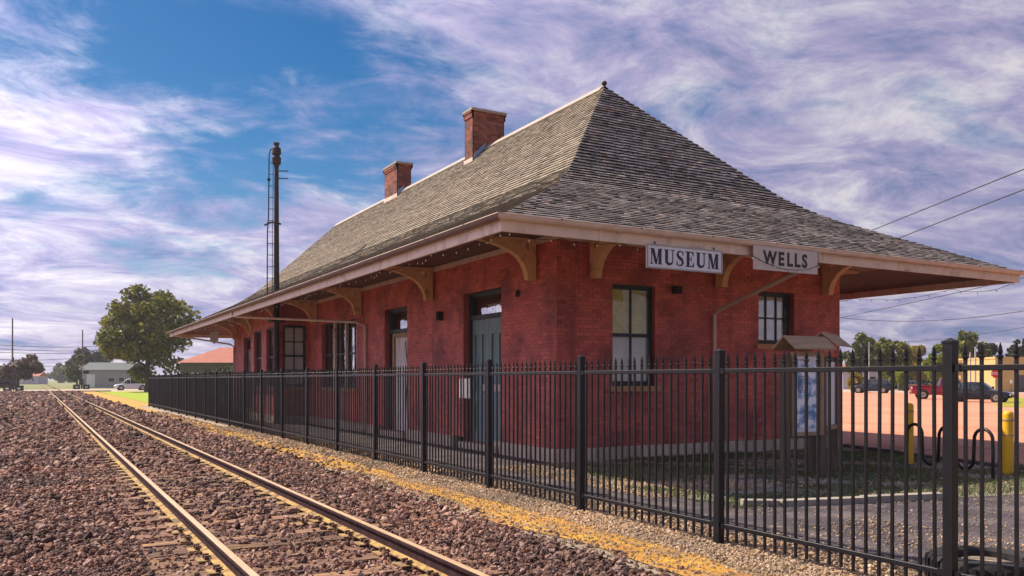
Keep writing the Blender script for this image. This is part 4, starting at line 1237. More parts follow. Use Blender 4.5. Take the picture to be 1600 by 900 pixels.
# string lights stapled under the eaves
def string_lights(label, pts, sag, per, name='string_lights', jit=.02):
    mb = MB(); P = []
    for a, b in zip(pts[:-1], pts[1:]):
        a, b = Vector(a), Vector(b); n = max(3, int((b - a).length / per))
        for k in range(n):
            f = k / n; q = a.lerp(b, f); q.z -= sag * 4 * f * (1 - f); P.append(q + Vector((random.uniform(-jit, jit), random.uniform(-jit, jit), random.uniform(-jit, jit) * .5)))
    P.append(Vector(pts[-1]))
    root = empty(name, label, 'string lights', base=tuple(P[0]))
    MB().tube(P, .006, 4).build('wire', 'cable', root)
    bl = MB()
    for q in P[::2]:
        dz = random.uniform(-.035, .01); bl.lathe([(0, -.03), (.011, -.018), (.010, .01), (0, .014)], (q.x + random.uniform(-.02, .02), q.y, q.z + dz - .012), 5)
    tag(bl.build('bulbs', 'bulb', root), kind='stuff')
sf_z = lambda r: SW - .03 - (SW - FB - .03) / (WX0 - E0) * r
side_pts = [(E0 + .14 + (.22 if k % 2 else .0), YE0 + .25 + k * 1.3, FB + .02 + (.05 if k % 2 else 0)) for k in range(24)]
string_lights('string of tiny white bulbs stapled along the track side eave', side_pts, .05, .17)
string_lights('string of tiny white bulbs stapled along the near front eave', [(E0 + .2 + k * 1.05, YE0 + .14 + (.12 if k % 2 else 0), FB + .02) for k in range(5)], .05, .2)
string_lights('dark light string looped across the cream name board', [(11.10, YE0 - .145, 3.83), (11.75, YE0 - .15, 3.66), (12.35, YE0 - .15, 3.66), (12.80, YE0 - .145, 3.78)], .015, .09, jit=.008)
string_lights('dark light string sagging below the right hand eave', [(E1 - .03, YE0 + .1, FB), (E1 - .03, YE0 + 1.6, FB - .0), (E1 - .03, YE0 + 4.5, FB), (E1 - .03, YE0 + 9, FB), (E1 - .03, YE0 + 16, FB), (E1 - .03, YE0 + 26, FB)], .13, .2)

# ================================================================== SEMAPHORE MAST
def mast():
    mx, my = 7.6, 30.82
    r = empty('signal_mast', 'tall dark iron signal mast with ladder rising through the station eave', 'mast', base=(mx, my, 0))
    MB().tube([(mx, my, 0), (mx, my, 5.2), (mx, my, 9.4)], [.108, .104, .078], 14).build('pole', 'mast_iron', r, smooth=True)
    MB().lathe([(.10, 0), (.10, .05), (.16, .1), (.17, .32), (.12, .36), (.12, .42), (.17, .46), (.16, .66), (.08, .72), (.08, .78), (.11, .80), (.11, .86), (0, .9)], (mx, my, 9.38), 14).build('lamp_head', 'mast_iron', r, smooth=True)
    # ladder on the left (far) side
    ux, uy = -RT[0], -RT[1]
    L1, L2 = .50, .26
    def q(d, z, e=0): return (mx + ux * d + FW[0] * e, my + uy * d + FW[1] * e, z)
    MB().tube([q(.34, 4.6), q(.33, 7.0), q(.29, 7.6), q(.27, 9.8), q(.22, 10.0), q(.1, 10.02)], .022, 6).build('ladder_rail', 'mast_iron', r)
    MB().tube([q(.15, 4.6), q(.15, 7.0), q(.13, 7.6), q(.12, 9.4)], .012, 6).build('ladder_rail', 'mast_iron', r)
    z = 4.9
    while z < 9.6:
        MB().tube([q(.33 - (z - 4.6) * .012, z), q(.10, z)], .012, 5).build('rung', 'mast_iron', r); z += .42
    MB().tube([q(.44, 7.25), q(.25, 7.34), q(0, 7.34, -.13), q(-.16, 7.28)], .035, 6).build('bracket_ring', 'mast_iron', r)
    for z in (8.95, 9.22): MB().tube([q(0, z), q(-.42, z)], .02, 6).build('peg', 'mast_iron', r)
    for z in (8.85,): MB().lathe([(0, 0), (.06, .02), (.06, .1), (0, .12)], q(.28, z), 8).build('insulator', 'mast_iron', r)
    MB().box((mx - .25, my - .25, 3.72), (mx + .25, my + .25, 3.86)).build('collar', 'mast_iron', r)
mast()

# ================================================================== FENCE
FX = 5.90
POST_STEP = 2.43
def fence():
    root = empty('iron_fence', 'long black iron picket fence with spear tips between the track and the station', 'fence', base=(FX, 3.8, 0))
    posts = [1.39 + POST_STEP * k - .0 for k in range(23)]
    g = .0375
    pm_ = MB().box((-g, -g, -.15), (g, g, 1.90)).mesh('post', 'black_paint')
    cp = MB().box((-g - .004, -g - .004, 1.90), (g + .004, g + .004, 1.915))
    i0 = len(cp.v); e = g + .004
    cp.quad([(-e, -e, 1.915), (e, -e, 1.915), (0, 0, 1.94)]).quad([(e, -e, 1.915), (e, e, 1.915), (0, 0, 1.94)]).quad([(e, e, 1.915), (-e, e, 1.915), (0, 0, 1.94)]).quad([(-e, e, 1.915), (-e, -e, 1.915), (0, 0, 1.94)])
    cp = cp.mesh('cap', 'black_paint')
    rl = {}
    w = .0105
    pk = MB().box((-w, -w, .045), (w, w, 1.775))
    # spear: collar, then a slim pyramid
    pk.lathe([(.013, 1.774), (.020, 1.782), (.020, 1.796), (.012, 1.806), (.017, 1.822), (.010, 1.862), (.0, 1.895)], (0, 0, 0), 6)
    pkm = pk.mesh('picket', 'black_paint')
    allp = []
    for k, y in enumerate(posts):
        tilt = random.uniform(-.006, .006)
        o = link('post', pm_, root); o.location = (FX, y, 0); o.rotation_euler = (random.uniform(-.004, .004), tilt, 0)
        c = link('cap', cp, o)
        if k < len(posts) - 1:
            y2 = posts[k + 1]
            for z in (.19, 1.715):
                r_ = MB().prism([(-.019, -.019), (.019, -.019), (.019, .019), (.012, .019), (.012, -.010), (-.012, -.010), (-.012, .019), (-.019, .019)] if False else [(-.019, -.021), (.019, -.021), (.019, .021), (-.019, .021)],
                              lambda a, b, d: (FX + a, d, z + b), y + g + .002, y2 - g - .002)
                r_.build('rail', 'black_paint', root, bevel=.004)
                for yy, s in ((y + g, 1), (y2 - g, -1)):
                    if y < 12: MB().box((FX - .024, min(yy, yy + s * .05), z - .027), (FX + .024, max(yy, yy + s * .05), z + .027)).build('rail_bracket', 'black_paint', root)
            for j in range(1, 20):
                allp.append(y + POST_STEP * j / 20)
    # every picket of the nearest panels is a part, the far ones are one part
    vis = [y for y in allp if y > 2.6][:300]
    for y in vis:
        o = link('picket', pkm, root); o.location = (FX, y, random.uniform(-.004, .004)); o.rotation_euler = (random.uniform(-.004, .004), random.uniform(-.004, .004), 0)
    mb = MB()
    for y in allp:
        if y not in vis:
            mb.box((FX - w, y - w, .045), (FX + w, y + w, 1.78)); mb.lathe([(.014, 1.78), (.02, 1.82), (0, 1.89)], (FX, y, 0), 5)
    tag(mb.build('pickets', 'black_paint', root), kind='stuff')
fence()
fs = MB().box((FX + .016, 11.74, 1.335), (FX + .022, 12.16, 1.65))
tag(fs.build('notice_plate', 'white_paint'), 'small white rectangular notice plate wired to the back of the fence pickets', 'sign')

# ================================================================== YARD THINGS
def kiosk():
    bx, by = 10.62, 9.72
    r = empty('notice_board', 'brown wooden notice board with a small pitched roof and a blue poster', 'notice board', base=(bx + .35, by, 0))
    P = .11
    for x, y in ((bx, by), (bx + .86, by), (bx + 1.02, by + .30)):
        MB().box((x - P / 2 - .02, y - P / 2, -.1), (x + P / 2 + .02, y + P / 2, 2.02)).build('post', 'kiosk_wood', r, bevel=.008)
    MB().box((bx + .08, by - .02, .66), (bx + .79, by + .03, 2.06)).build('back_board', 'kiosk_wood', r)
    x0, x1, z0, z1 = bx + .10, bx + .84, .70, 2.08
    for lo, hi in (((x0, z0), (x1, z0 + .06)), ((x0, z1 - .06), (x1, z1)), ((x0, z0 + .06), (x0 + .035, z1 - .06)), ((x1 - .06, z0 + .06), (x1, z1 - .06))):
        MB().box((lo[0], by - .075, lo[1]), (hi[0], by - .021, hi[1])).build('frame', 'kiosk_frame', r, bevel=.004)
    a, b, c, d = x0 + .037, x1 - .063, z0 + .062, z1 - .062
    MB().box((a, by - .030, c), (b, by - .0215, d)).build('poster_border', 'sign_white', r)
    MB().box((a + .03, by - .0335, c + .06), (b - .03, by - .0305, d - .12)).build('poster', 'poster', r)
    # heading and lines of print on the poster
    mb = MB()
    for k, (p, q) in enumerate(((.07, .16), (.19, .22), (.24, .29), (.33, .42))):
        mb.box((a + p - .02, by - .0325, d - .075), (a + q - .02, by - .031, d - .055))
    for k in range(11):
        z = d - .34 - k * .026
        mb.box((a + .12, by - .0345, z), (a + .12 + random.uniform(.12, .17), by - .0338, z + .009))
    tag(mb.build('print', 'letter_navy', r), kind='stuff')
    # pitched roof: two boards
    for s in (-1, 1):
        MB().prism([(0, 2.35), (s * .24, 2.14), (s * .24, 2.115), (0, 2.322)], lambda p, q, e: (e, by + p + (.004 * s), q), bx - .04, bx + .95).build('roof_board', 'kiosk_roof', r)
    # second face, turned away to the right
    c0 = Vector((bx + .96, by + .08, 0)); dr = Vector((.90, .44, 0)).normalized(); nm = Vector((dr.y, -dr.x, 0))
    tf = lambda s, z, d: c0 + dr * s + nm * d + Vector((0, 0, z))
    MB().box((.05, .75, -.02), (.85, 2.0, .02), tf=lambda s, z, d: tf(s, z, d)).build('back_board', 'kiosk_wood', r)
    MB().box((.10, .84, .021), (.80, 1.94, .028), tf=lambda s, z, d: tf(s, z, d)).build('poster_border', 'sign_white', r)
    MB().box((.04, .76, .021), (.10, 2.0, .06), tf=lambda s, z, d: tf(s, z, d)).build('frame', 'kiosk_frame', r)
    MB().box((.10, .76, .021), (.82, .835, .06), tf=lambda s, z, d: tf(s, z, d)).build('frame', 'kiosk_frame', r)
    MB().box((.80, -.1, -.05), (.91, 2.02, .06), tf=lambda s, z, d: tf(s, z, d)).build('post', 'kiosk_wood', r)
    for s in (-1, 1):
        MB().prism([(0, 2.44), (s * .26, 2.22), (s * .26, 2.195), (0, 2.412)], lambda p, q, e: tf(e, q, p + .004 * s), -.05, 1.0).build('roof_board', 'kiosk_roof', r)
kiosk()

def bike_rack():
    A, B = Vector((13.99, 9.9, 0)), Vector((13.49, 8.0, 0))
    d = (B - A); Ln = d.length; d.normalize()
    pts = [(0, -.1), (0, .55)]
    hw = Ln / 10.0
    c = 0; top, bot = .62, .12
    loops = 3; rr = Ln / (2 * (2 * loops - 1))
    prof = [(0, -.1), (0, top - rr)]
    s = 0
    for k in range(2 * loops - 1):
        up = (k % 2 == 0)
        cz = (top - rr * .0) if up else (bot + rr)
        for j in range(1, 10):
            a = PI * j / 10
            x = s + rr * (1 - math.cos(a)); z = (top + rr * math.sin(a) - .0) if up else (bot + rr - rr * math.sin(a))
            prof.append((x, z))
        s += 2 * rr
        prof.append((s, (top + bot + rr) / 2 if k < 2 * loops - 2 else top - rr))
    prof.append((s, -.1))
    mb = MB().tube([tuple(A + d * x + Vector((0, 0, z))) for x, z in prof], .028, 10)
    tag(mb.build('bike_rack', 'black_paint', smooth=True), 'black steel wave shaped bicycle rack in the yard beside the lot', 'bike rack')
    
bike_rack()

def bollard(x, y, h, r, label):
    o = MB().lathe([(r, -.1), (r, h - .06), (r * .92, h - .025), (r * .6, h), (0, h + .006)], (x, y, 0), 18)
    o.lathe([(r + .002, h - .17), (r + .004, h - .165), (r + .004, h - .14), (r + .002, h - .135)], (x, y, 0), 18, 1)
    o.lathe([(r + .002, h - .42), (r + .004, h - .415), (r + .004, h - .40), (r + .002, h - .395)], (x, y, 0), 18, 1)
    tag(o.build('bollard', ['yellow_post', 'jamb_wood'], smooth=True), label, 'bollard', 'yellow bollards at the lot edge')
bx_, by_ = at(1421, 16.2); bollard(bx_, by_, 1.17, .075, 'yellow steel bollard behind the left end of the bicycle rack')
bx_, by_ = at(1575, 14.3); bollard(bx_, by_, 1.09, .085, 'yellow steel bollard right of the bicycle rack, nearer the camera')

def tyre_planter():
    cx, cy = 6.62, 3.98
    r = empty('tyre_planter', 'black rubber tyre lying flat behind the fence, filled with pale sand', 'tyre', base=(cx, cy, 0))
    MB().lathe([(.30, -.02), (.40, .0), (.43, .05), (.43, .17), (.40, .22), (.31, .235), (.27, .21), (.27, .1)], (cx, cy, 0), 40).build('tyre', 'black_rough', r, smooth=True)
    lug = MB().box((.428, -.016, .03), (.445, .016, .19)).mesh('tread_block', 'black_rough')
    for k in range(36):
        o = link('tread_block', lug, r); o.location = (cx, cy, 0); o.rotation_euler = (0, 0, 2 * PI * k / 36)
    MB().lathe([(0, .10), (.275, .10), (.275, .15), (.15, .185), (0, .195)], (cx, cy, 0), 24).build('sand', 'pale_gravel', r, smooth=True)
tyre_planter()

# ================================================================== TREES
def leaf_mesh(name, C, size, m, seed):
    """C: centres (n,3) with outward normals; each leaf clump a bent pair of triangles"""
    g = np.random.default_rng(seed)
    n = len(C)
    d = g.normal(size=(n, 3)); d /= np.linalg.norm(d, axis=1)[:, None]
    e = np.cross(d, g.normal(size=(n, 3))); e /= np.linalg.norm(e, axis=1)[:, None]
    s = size * g.uniform(.55, 1.35, n)[:, None]
    nn = np.cross(d, e)
    v = np.zeros((n, 4, 3), np.float32)
    v[:, 0] = C - d * s; v[:, 1] = C + e * s * .55 + nn * s * .15; v[:, 2] = C + d * s; v[:, 3] = C - e * s * .55 + nn * s * .15
    me = bpy.data.meshes.new(name)
    me.vertices.add(n * 4); me.vertices.foreach_set('co', v.ravel())
    me.loops.add(n * 4); me.loops.foreach_set('vertex_index', np.arange(n * 4, dtype=np.int32))
    me.polygons.add(n); me.polygons.foreach_set('loop_start', np.arange(0, n * 4, 4, dtype=np.int32)); me.polygons.foreach_set('loop_total', np.full(n, 4, np.int32))
    me.materials.append(M[m]); me.update(calc_edges=True)
    return me

def tree(name, label, x, y, h, w, m, seed, n=6000, leaf=.30, trunk=.25, base=.18, group='trees around the station', blobs=26, lop=0.0, cat='tree', fill=1.0, z=0.0, squash=1.0, rs=.85):
    """tapered trunk with limbs; crown of leaves gathered in clumps with gaps between them"""
    g = np.random.default_rng(seed)
    r = empty(name, label, cat, group)
    r.location = (x, y, z - .1)
    zc = h * (base + 1) / 2; hz = h * (1 - base) / 2 * squash
    cen, rad = [], []
    for k in range(blobs):
        while True:
            p = g.uniform(-1, 1, 3)
            q = np.linalg.norm(p)
            if .25 < q < .92: break
        shape = 1.0 - .28 * max(0, p[2]) ** 2 - .22 * max(0, -p[2])
        cen.append((p[0] * w / 2 * shape + lop * p[2], p[1] * w / 2 * shape, zc + p[2] * hz)); rad.append(w * g.uniform(.10, .22) * rs)
    cen.append((0, 0, zc)); rad.append(w * .22)
    cen, rad = np.array(cen), np.array(rad)
    prob = rad ** 2; prob /= prob.sum()
    idx = g.choice(len(cen), n, p=prob)
    d = g.normal(size=(n, 3)); d /= np.linalg.norm(d, axis=1)[:, None]
    rr = rad[idx] * (.35 + .65 * g.random(n) ** .8) * fill
    C = cen[idx] + d * rr[:, None] * np.array([1, 1, .85])
    C = C[C[:, 2] > h * base * .6]
    link('crown', leaf_mesh('crown', C, leaf, m, seed), r)
    tb = MB()
    lean = g.uniform(-.02, .02, 2) * h
    top = np.array([lean[0], lean[1], h * .62])
    tb.tube([(0, 0, 0), (0, 0, h * .05), (lean[0] * .4, lean[1] * .4, h * base * 1.1), tuple(top)], [trunk * 1.5, trunk * 1.05, trunk * .85, trunk * .2], 9)
    for k in range(min(9, blobs)):
        c = cen[k]; f = g.uniform(.25, .7); a = np.array([lean[0] * f, lean[1] * f, h * base * .9 + (h * .5 - h * base) * f])
        mid = (a + c) / 2 + np.array([0, 0, h * .03])
        tb.tube([tuple(a), tuple(mid), tuple(c)], [trunk * .42, trunk * .28, trunk * .08], 6)
    tb.build('trunk', 'bark', r, smooth=True)
    return r

x, y = at(232, 112)
tree('shade_tree', 'large dark green shade tree on the lawn beyond the far end of the fence', x, y, 13.9, 13.6, 'leaf_olive', 11, n=12500, leaf=.33, trunk=.42, base=.13, blobs=62, rs=.72)
x, y = at(28, 150); tree('street_tree', 'open purplish brown tree behind the left crossing signal', x, y, 6.9, 7.2, 'leaf_rust', 12, n=3600, leaf=.30, blobs=22)
x, y = at(2, 175); tree('street_tree', 'low dark tree at the left edge behind the crossing signal', x, y, 4.6, 6.0, 'leaf_dark', 13, n=2200, leaf=.35, blobs=16, base=.05)
x, y = at(140, 215); tree('street_tree', 'dark spreading tree behind the grey garage', x, y, 9.6, 11.5, 'leaf_dark', 14, n=5000, leaf=.42, blobs=30)
x, y = at(120, 178); tree('street_tree', 'green tree beside the right hand crossing signal', x, y, 7.0, 5.4, 'leaf_green', 15, n=2600, leaf=.35, blobs=18, base=.05)
x, y = at(93, 420); tree('far_tree', 'hazy blue grey tree far down the line, left of the rails', x, y, 9.5, 13, 'leaf_green', 16, n=3500, leaf=.7, blobs=22, base=.02)
x, y = at(108, 460); tree('far_tree', 'hazy tree far down the line, right of its neighbour', x, y, 8.0, 15, 'leaf_green', 17, n=3500, leaf=.7, blobs=22, base=.02)
x, y = at(52, 330); tree('far_tree', 'low hazy tree just left of where the rails vanish', x, y, 4.2, 9, 'leaf_green', 33, n=1800, leaf=.6, blobs=16, base=.02)
# right of the building
for px, dep, top, wpx, m, sd, lab in ((1345, 128, 520, 46, 'leaf_green', 21, 'grey green tree just right of the depot corner'),
                                     (1392, 132, 521, 54, 'leaf_olive', 22, 'tall olive green tree above the dark parked car'),
                                     (1434, 140, 537, 46, 'leaf_yellow', 23, 'yellowing tree between two taller green trees'),
                                     (1464, 118, 538, 38, 'leaf_bright', 24, 'bright green tree left of the tall spreading one'),
                                     (1508, 122, 513, 66, 'leaf_olive', 25, 'tallest spreading tree above the black sedan'),
                                     (1545, 126, 532, 40, 'leaf_dark', 26, 'dark tree beside the tan building'),
                                     (1597, 150, 526, 48, 'leaf_dark', 27, 'dark tree above the roof of the tan building')):
    x, y = at(px, dep); h = hgt(top, dep); w = wpx / FPX * dep * 1.15
    tree('lot_tree', lab, x, y, h, w, m, sd, n=5200, leaf=.32, blobs=24, base=.12, trunk=.2, group='trees beyond the parking lot')
for px, dep, hh, ww, m, sd, lab in ((1341, 108, 2.6, 2.6, 'leaf_yellow', 41, 'golden yellow shrub beside the house right of the depot'), (1405, 120, 3.6, 3.0, 'leaf_bright', 42, 'bright green shrub between the parked cars'),
                                    (1420, 150, 4.6, 13, 'leaf_dark', 43, 'dark hedge below the trees behind the parked cars'), (1510, 146, 4.2, 11, 'leaf_dark', 44, 'dark hedge behind the red pickup'),
                                    (1375, 146, 5.4, 9, 'leaf_dark', 45, 'dark hedge behind the parked suv')):
    x, y = at(px, dep); tree('shrub', lab, x, y, hh, ww, m, sd, n=2600, leaf=.28, blobs=18, base=.0, trunk=.06, group='shrubs beyond the parking lot', cat='shrub')
# hedge by the red roofed house, seen under the far eave
x, y = at(345, 86); tree('shrub', 'dark green hedge in front of the red roofed house', x, y, 2.6, 9.5, 'leaf_dark', 46, n=4200, leaf=.22, blobs=24, base=.0, trunk=.06, group='hedges', cat='shrub')

# ================================================================== OTHER BUILDINGS
def local_box(lo, hi, name, m, r, **k): return MB().box(lo, hi).build(name, m, r, **k)
def house(name, label, px, dep, w, d, h, rise, wallm, roofm, yaw=None, wins=(), doors=(), eave=.35, flat=False, hip=False):
    """front wall faces the camera side (-y in its own frame); x runs left to right"""
    x, y = at(px, dep)
    r = empty(name, label, 'building', 'buildings in the distance'); r.location = (x, y, 0)
    r.rotation_euler = (0, 0, -YAW if yaw is None else yaw)
    local_box((-w / 2, 0, -.1), (w / 2, d, h), 'wall', wallm, r)
    if flat:
        for lo, hi in (((-w / 2 - .08, -.08, h), (w / 2 + .08, .12, h + .25)), ((-w / 2 - .08, d - .12, h), (w / 2 + .08, d + .08, h + .25)), ((-w / 2 - .08, .12, h), (-w / 2 + .12, d - .12, h + .25)), ((w / 2 - .12, .12, h), (w / 2 + .08, d - .12, h + .25))):
            local_box(lo, hi, 'parapet', wallm, r)
        local_box((-w / 2 + .12, .12, h), (w / 2 - .12, d - .12, h + .06), 'roof', roofm, r)
    else:
        a, b, c, e = -w / 2 - eave, w / 2 + eave, -eave, d + eave
        ins = (d / 2 + eave) if hip else 0
        m_ = MB()
        z0, z1 = h, h + rise; ym = d / 2
        m_.quad([(a, c, z0), (b, c, z0), (b - ins, ym, z1), (a + ins, ym, z1)]).quad([(b, e, z0), (a, e, z0), (a + ins, ym, z1), (b - ins, ym, z1)])
        m_.quad([(a, e, z0), (a, c, z0), (a + ins, ym, z1)]).quad([(b, c, z0), (b, e, z0), (b - ins, ym, z1)]).quad([(a, c, z0), (a, e, z0), (b, e, z0), (b, c, z0)])
        m_.build('roof', roofm, r)
    for a, b, c, e in wins:
        f = local_box((a, -.06, c), (b, -.004, e), 'window', 'white_paint', r)
        local_box((a + .07, -.07, c + .07), (b - .07, -.062, e - .07), 'pane', 'car_glass', f)
    for a, b, e, m in doors:
        f = local_box((a, -.07, .0), (b, -.004, e), 'door', m, r)
        for k in range(1, 4): local_box((a + .05, -.082, e * k / 4 - .02), (b - .05, -.072, e * k / 4 + .02), 'door_rail', m, f)
    return r
house('garage', 'low grey garage with a white overhead door beyond the crossing', 163, 172, 9.5, 8, 3.6, 1.6, 'wall_grey', 'roof_green', doors=((-3.6, -1.9, 2.7, 'white_paint'),), wins=((.8, 2.2, 1.1, 2.1), (2.9, 4.2, 1.1, 2.1)))
house('house', 'red hipped roof house seen under the far end of the eave', 345, 98, 9.5, 7, 3.6, 1.9, 'wall_dark', 'roof_red', hip=True, wins=((-3.4, -2.2, 1.1, 2.4), (1.0, 2.2, 1.1, 2.4)))
house('house', 'small pink roofed house right of the depot corner', 1352, 140, 7.5, 6, 3.0, 1.3, 'wall_lilac', 'roof_red', wins=((-2.4, -1.2, 1.0, 2.2), (.6, 1.8, 1.0, 2.2)), doors=((-.6, .3, 2.1, 'white_paint'),))
house('shop', 'flat roofed tan building at the right edge beyond the lot', 1588, 108, 5.4, 9, 4.3, 0, 'wall_tan', 'wall_dark', flat=True, wins=((1.5, 2.5, 1.0, 2.4),), doors=((.2, 1.1, 2.2, 'wall_dark'),))
house('shop', 'yellow shop front with a blue awning sign left of the tan building', 1556, 116, 2.7, 8, 3.6, 0, 'wall_yellow', 'wall_dark', flat=True, doors=((.3, 1.1, 2.2, 'wall_dark'),), wins=((-1.1, .0, .9, 2.2),))
house('shop', 'pale lilac building at the far right edge of the lot', 1640, 112, 6.0, 8, 4.0, 0, 'wall_lilac', 'wall_dark', flat=True, wins=((-2.6, -1.2, 1.0, 2.4), (-.4, 1.2, 1.0, 2.4)))
x, y = at(1549, 114.6)
sb = MB().box((-1.3, -.25, 3.2), (.4, -.02, 4.0)).build('awning_sign', 'sign_blue')
sb.location = (x, y, 0); sb.rotation_euler = (0, 0, -YAW); tag(sb, 'blue slanted awning sign on the yellow shop front', 'sign')
house('house', 'small pale house far away left of the rails', 45, 300, 7, 6, 2.8, 1.6, 'wall_lilac', 'roof_red', wins=((-2, -1, 1, 2), (1, 2, 1, 2)))

# ================================================================== VEHICLES
def car(label, px, dep, yaw, paint, kind, L=4.6, Wd=1.82, H=1.48, cat='car', flip=1):
    """length along +x (front at +x). body and glasshouse are lofted through cross-sections"""
    x, y = at(px, dep)
    r = empty('parked_' + kind, label, cat, 'parked vehicles'); r.location = (x, y, .005); r.rotation_euler = (0, 0, yaw)
    hl = L / 2
    if kind == 'sedan':
        body = [(-hl, .62, .40, .78), (-hl + .12, .78, .30, .92), (-hl + .7, .88, .22, 1.0), (-.6, .91, .20, .96), (.6, .91, .20, .93), (hl - 1.1, .90, .22, .88), (hl - .35, .82, .26, .74), (hl, .60, .36, .60)]
        green = [(-hl + .55, .70, .98, 1.0), (-hl + 1.25, .62, .96, 1.38), (-.35, .60, .95, H), (.35, .60, .93, H - .04), (hl - 1.25, .72, .88, .90)]
    elif kind == 'suv':
        body = [(-hl, .70, .45, .95), (-hl + .1, .84, .34, 1.05), (-hl + .6, .91, .26, 1.08), (-.5, .93, .24, 1.05), (.5, .93, .24, 1.03), (hl - 1.1, .91, .26, 1.0), (hl - .3, .84, .30, .88), (hl, .66, .40, .74)]
        green = [(-hl + .12, .70, 1.04, 1.06), (-hl + .45, .66, 1.05, H - .10), (-hl + 1.2, .64, 1.05, H), (.2, .64, 1.03, H - .02), (.75, .64, 1.02, H - .12), (hl - 1.15, .76, .99, 1.01)]
    else:  # pickup
        body = [(-hl, .80, .50, 1.02), (-hl + .08, .88, .42, 1.06), (-hl + .8, .92, .36, 1.06), (-.4, .93, .34, 1.06), (.5, .93, .34, 1.06), (hl - 1.2, .92, .34, 1.06), (hl - .2, .86, .38, 1.0), (hl, .72, .44, .88)]
        green = [(-.62, .76, 1.05, 1.07), (-.45, .68, 1.05, H - .02), (.2, .66, 1.05, H), (.75, .66, 1.05, H - .06), (1.35, .78, 1.05, 1.07)]
    mb = MB(); sec = []
    for (sx, hw, zb, zt) in body:
        zm = zb + (zt - zb) * .55
        sec.append([(sx, -hw * .86, zb), (sx, -hw, zb + .08), (sx, -hw * 1.0, zm), (sx, -hw * .93, zt - .05), (sx, -hw * .80, zt), (sx, hw * .80, zt), (sx, hw * .93, zt - .05), (sx, hw, zm), (sx, hw, zb + .08), (sx, hw * .86, zb)])
    n = 10
    for s in sec: mb.v += s
    for a in range(len(sec) - 1):
        for j in range(n):
            mb.f.append((a * n + j, (a + 1) * n + j, (a + 1) * n + (j + 1) % n, a * n + (j + 1) % n)); mb.m.append(0); mb.t.append(None)
    mb.f.append(tuple(range(n))); mb.f.append(tuple((len(sec) - 1) * n + j for j in range(n))[::-1]); mb.m += [0, 0]; mb.t += [None, None]
    mb.build('body', paint, r, smooth=True)
    gm = MB(); sec = []
    for (sx, hw, zb, zt) in green:
        wb = .80
        sec.append([(sx, -wb, zb), (sx, -hw, max(zb, zt - .06)), (sx, -hw * .86, zt), (sx, hw * .86, zt), (sx, hw, max(zb, zt - .06)), (sx, wb, zb)])
    n = 6
    for s in sec: gm.v += s
    for a in range(len(sec) - 1):
        for j in range(n - 1):
            roofq = (j in (1, 2, 3)) and 0 < a < len(sec) - 2
            gm.f.append((a * n + j, (a + 1) * n + j, (a + 1) * n + j + 1, a * n + j + 1)); gm.m.append(1 if roofq else 0); gm.t.append(None)
    gm.build('windows', ['car_glass', paint], r, smooth=True)
    # pillars
    for a in range(1, len(green) - 1):
        sx, hw, zb, zt = green[a]
        for s in (-1, 1):
            MB().tube([(sx, s * .805, zb), (sx, s * (hw + .005), zt - .05)], .035, 5).build('pillar', paint, r)
    wr = .33 if kind == 'sedan' else .37
    for wx in (-hl + .88, hl - .88):
        for s in (-1, 1):
            ar = MB().lathe([(wr + .07, -.02), (wr + .07, .02)], (wx, s * (.905 if kind != 'sedan' else .885), wr), 20, axis='y').build('wheel_arch', 'plastic_dark', r)
            w = MB().lathe([(wr * .62, -.1), (wr * .93, -.11), (wr, -.07), (wr, .07), (wr * .93, .11), (wr * .62, .1)], (wx, s * .86, wr), 20, axis='y').build('wheel', 'tyre', r, smooth=True)
            MB().lathe([(wr * .62, -.105), (wr * .62, .105)], (wx, s * .862, wr), 14, axis='y').build('rim', 'rim', w)
            MB().lathe([(wr * .16, -.125), (wr * .16, .125)], (wx, s * .862, wr), 8, axis='y').build('hub', 'plastic_dark', w)
    zt = body[-1][3]
    for s in (-1, 1):
        MB().box((hl - .22, s * .50 - .14, zt - .14), (hl - .03, s * .50 + .14, zt - .01)).build('headlight', 'lamp_clear', r, bevel=.02)
        MB().box((-hl + .0 - .01, s * .62 - .1, body[0][3] - .26), (-hl + .10, s * .62 + .1, body[0][3] - .05)).build('tail_light', 'lamp_red', r, bevel=.02)
        MB().box((green[-1][0] - .28, s * .98 - .09, 1.0), (green[-1][0] - .14, s * .98 + .09, 1.13)).build('mirror', paint, r, bevel=.03)
    for xx in ((-.05, .95) if kind != 'pickup' else (.35,)):
        for s in (-1, 1):
            MB().box((xx - .09, s * .925 - .008, .86), (xx + .09, s * .925 + .008, .89)).build('door_handle', 'rim', r)
    MB().box((hl - .10, -.62, .36), (hl + .03, .62, .52)).build('bumper', 'plastic_dark', r, bevel=.03)
    MB().box((-hl - .03, -.62, .42), (-hl + .08, .62, .56)).build('bumper', 'plastic_dark', r, bevel=.03)
    if kind == 'pickup':
        MB().box((-hl + .12, -.72, 1.055), (-.72, .72, 1.075)).build('bed', 'plastic_dark', r)
        for s in (-1, 1): MB().box((-hl + .05, s * .80 - .07, 1.05), (-.66, s * .80 + .07, 1.13)).build('bed_rail', paint, r, bevel=.02)
    return r
ang = lambda px: -YAW - math.atan((px - 800) / FPX)      # facing square to the line of sight
car('dark blue suv parked across the lot, nose to the left', 1362, 101, ang(1362) + PI - .15, 'paint_navy', 'suv', 4.5, 1.85, 1.68)
car('red pickup truck with a white rear wheel behind the black sedan', 1478, 70, ang(1478) + .12, 'paint_red', 'pickup', 5.4, 1.95, 1.78, 'pickup truck')
car('black sedan parked at the right of the lot, nose to the right', 1528, 61, ang(1528) - .22, 'paint_black', 'sedan', 4.5, 1.82, 1.46)
car('dark pickup parked far back between two shrubs', 1402, 128, ang(1402) + .2, 'paint_black', 'pickup', 5.0, 1.9, 1.75, 'pickup truck')
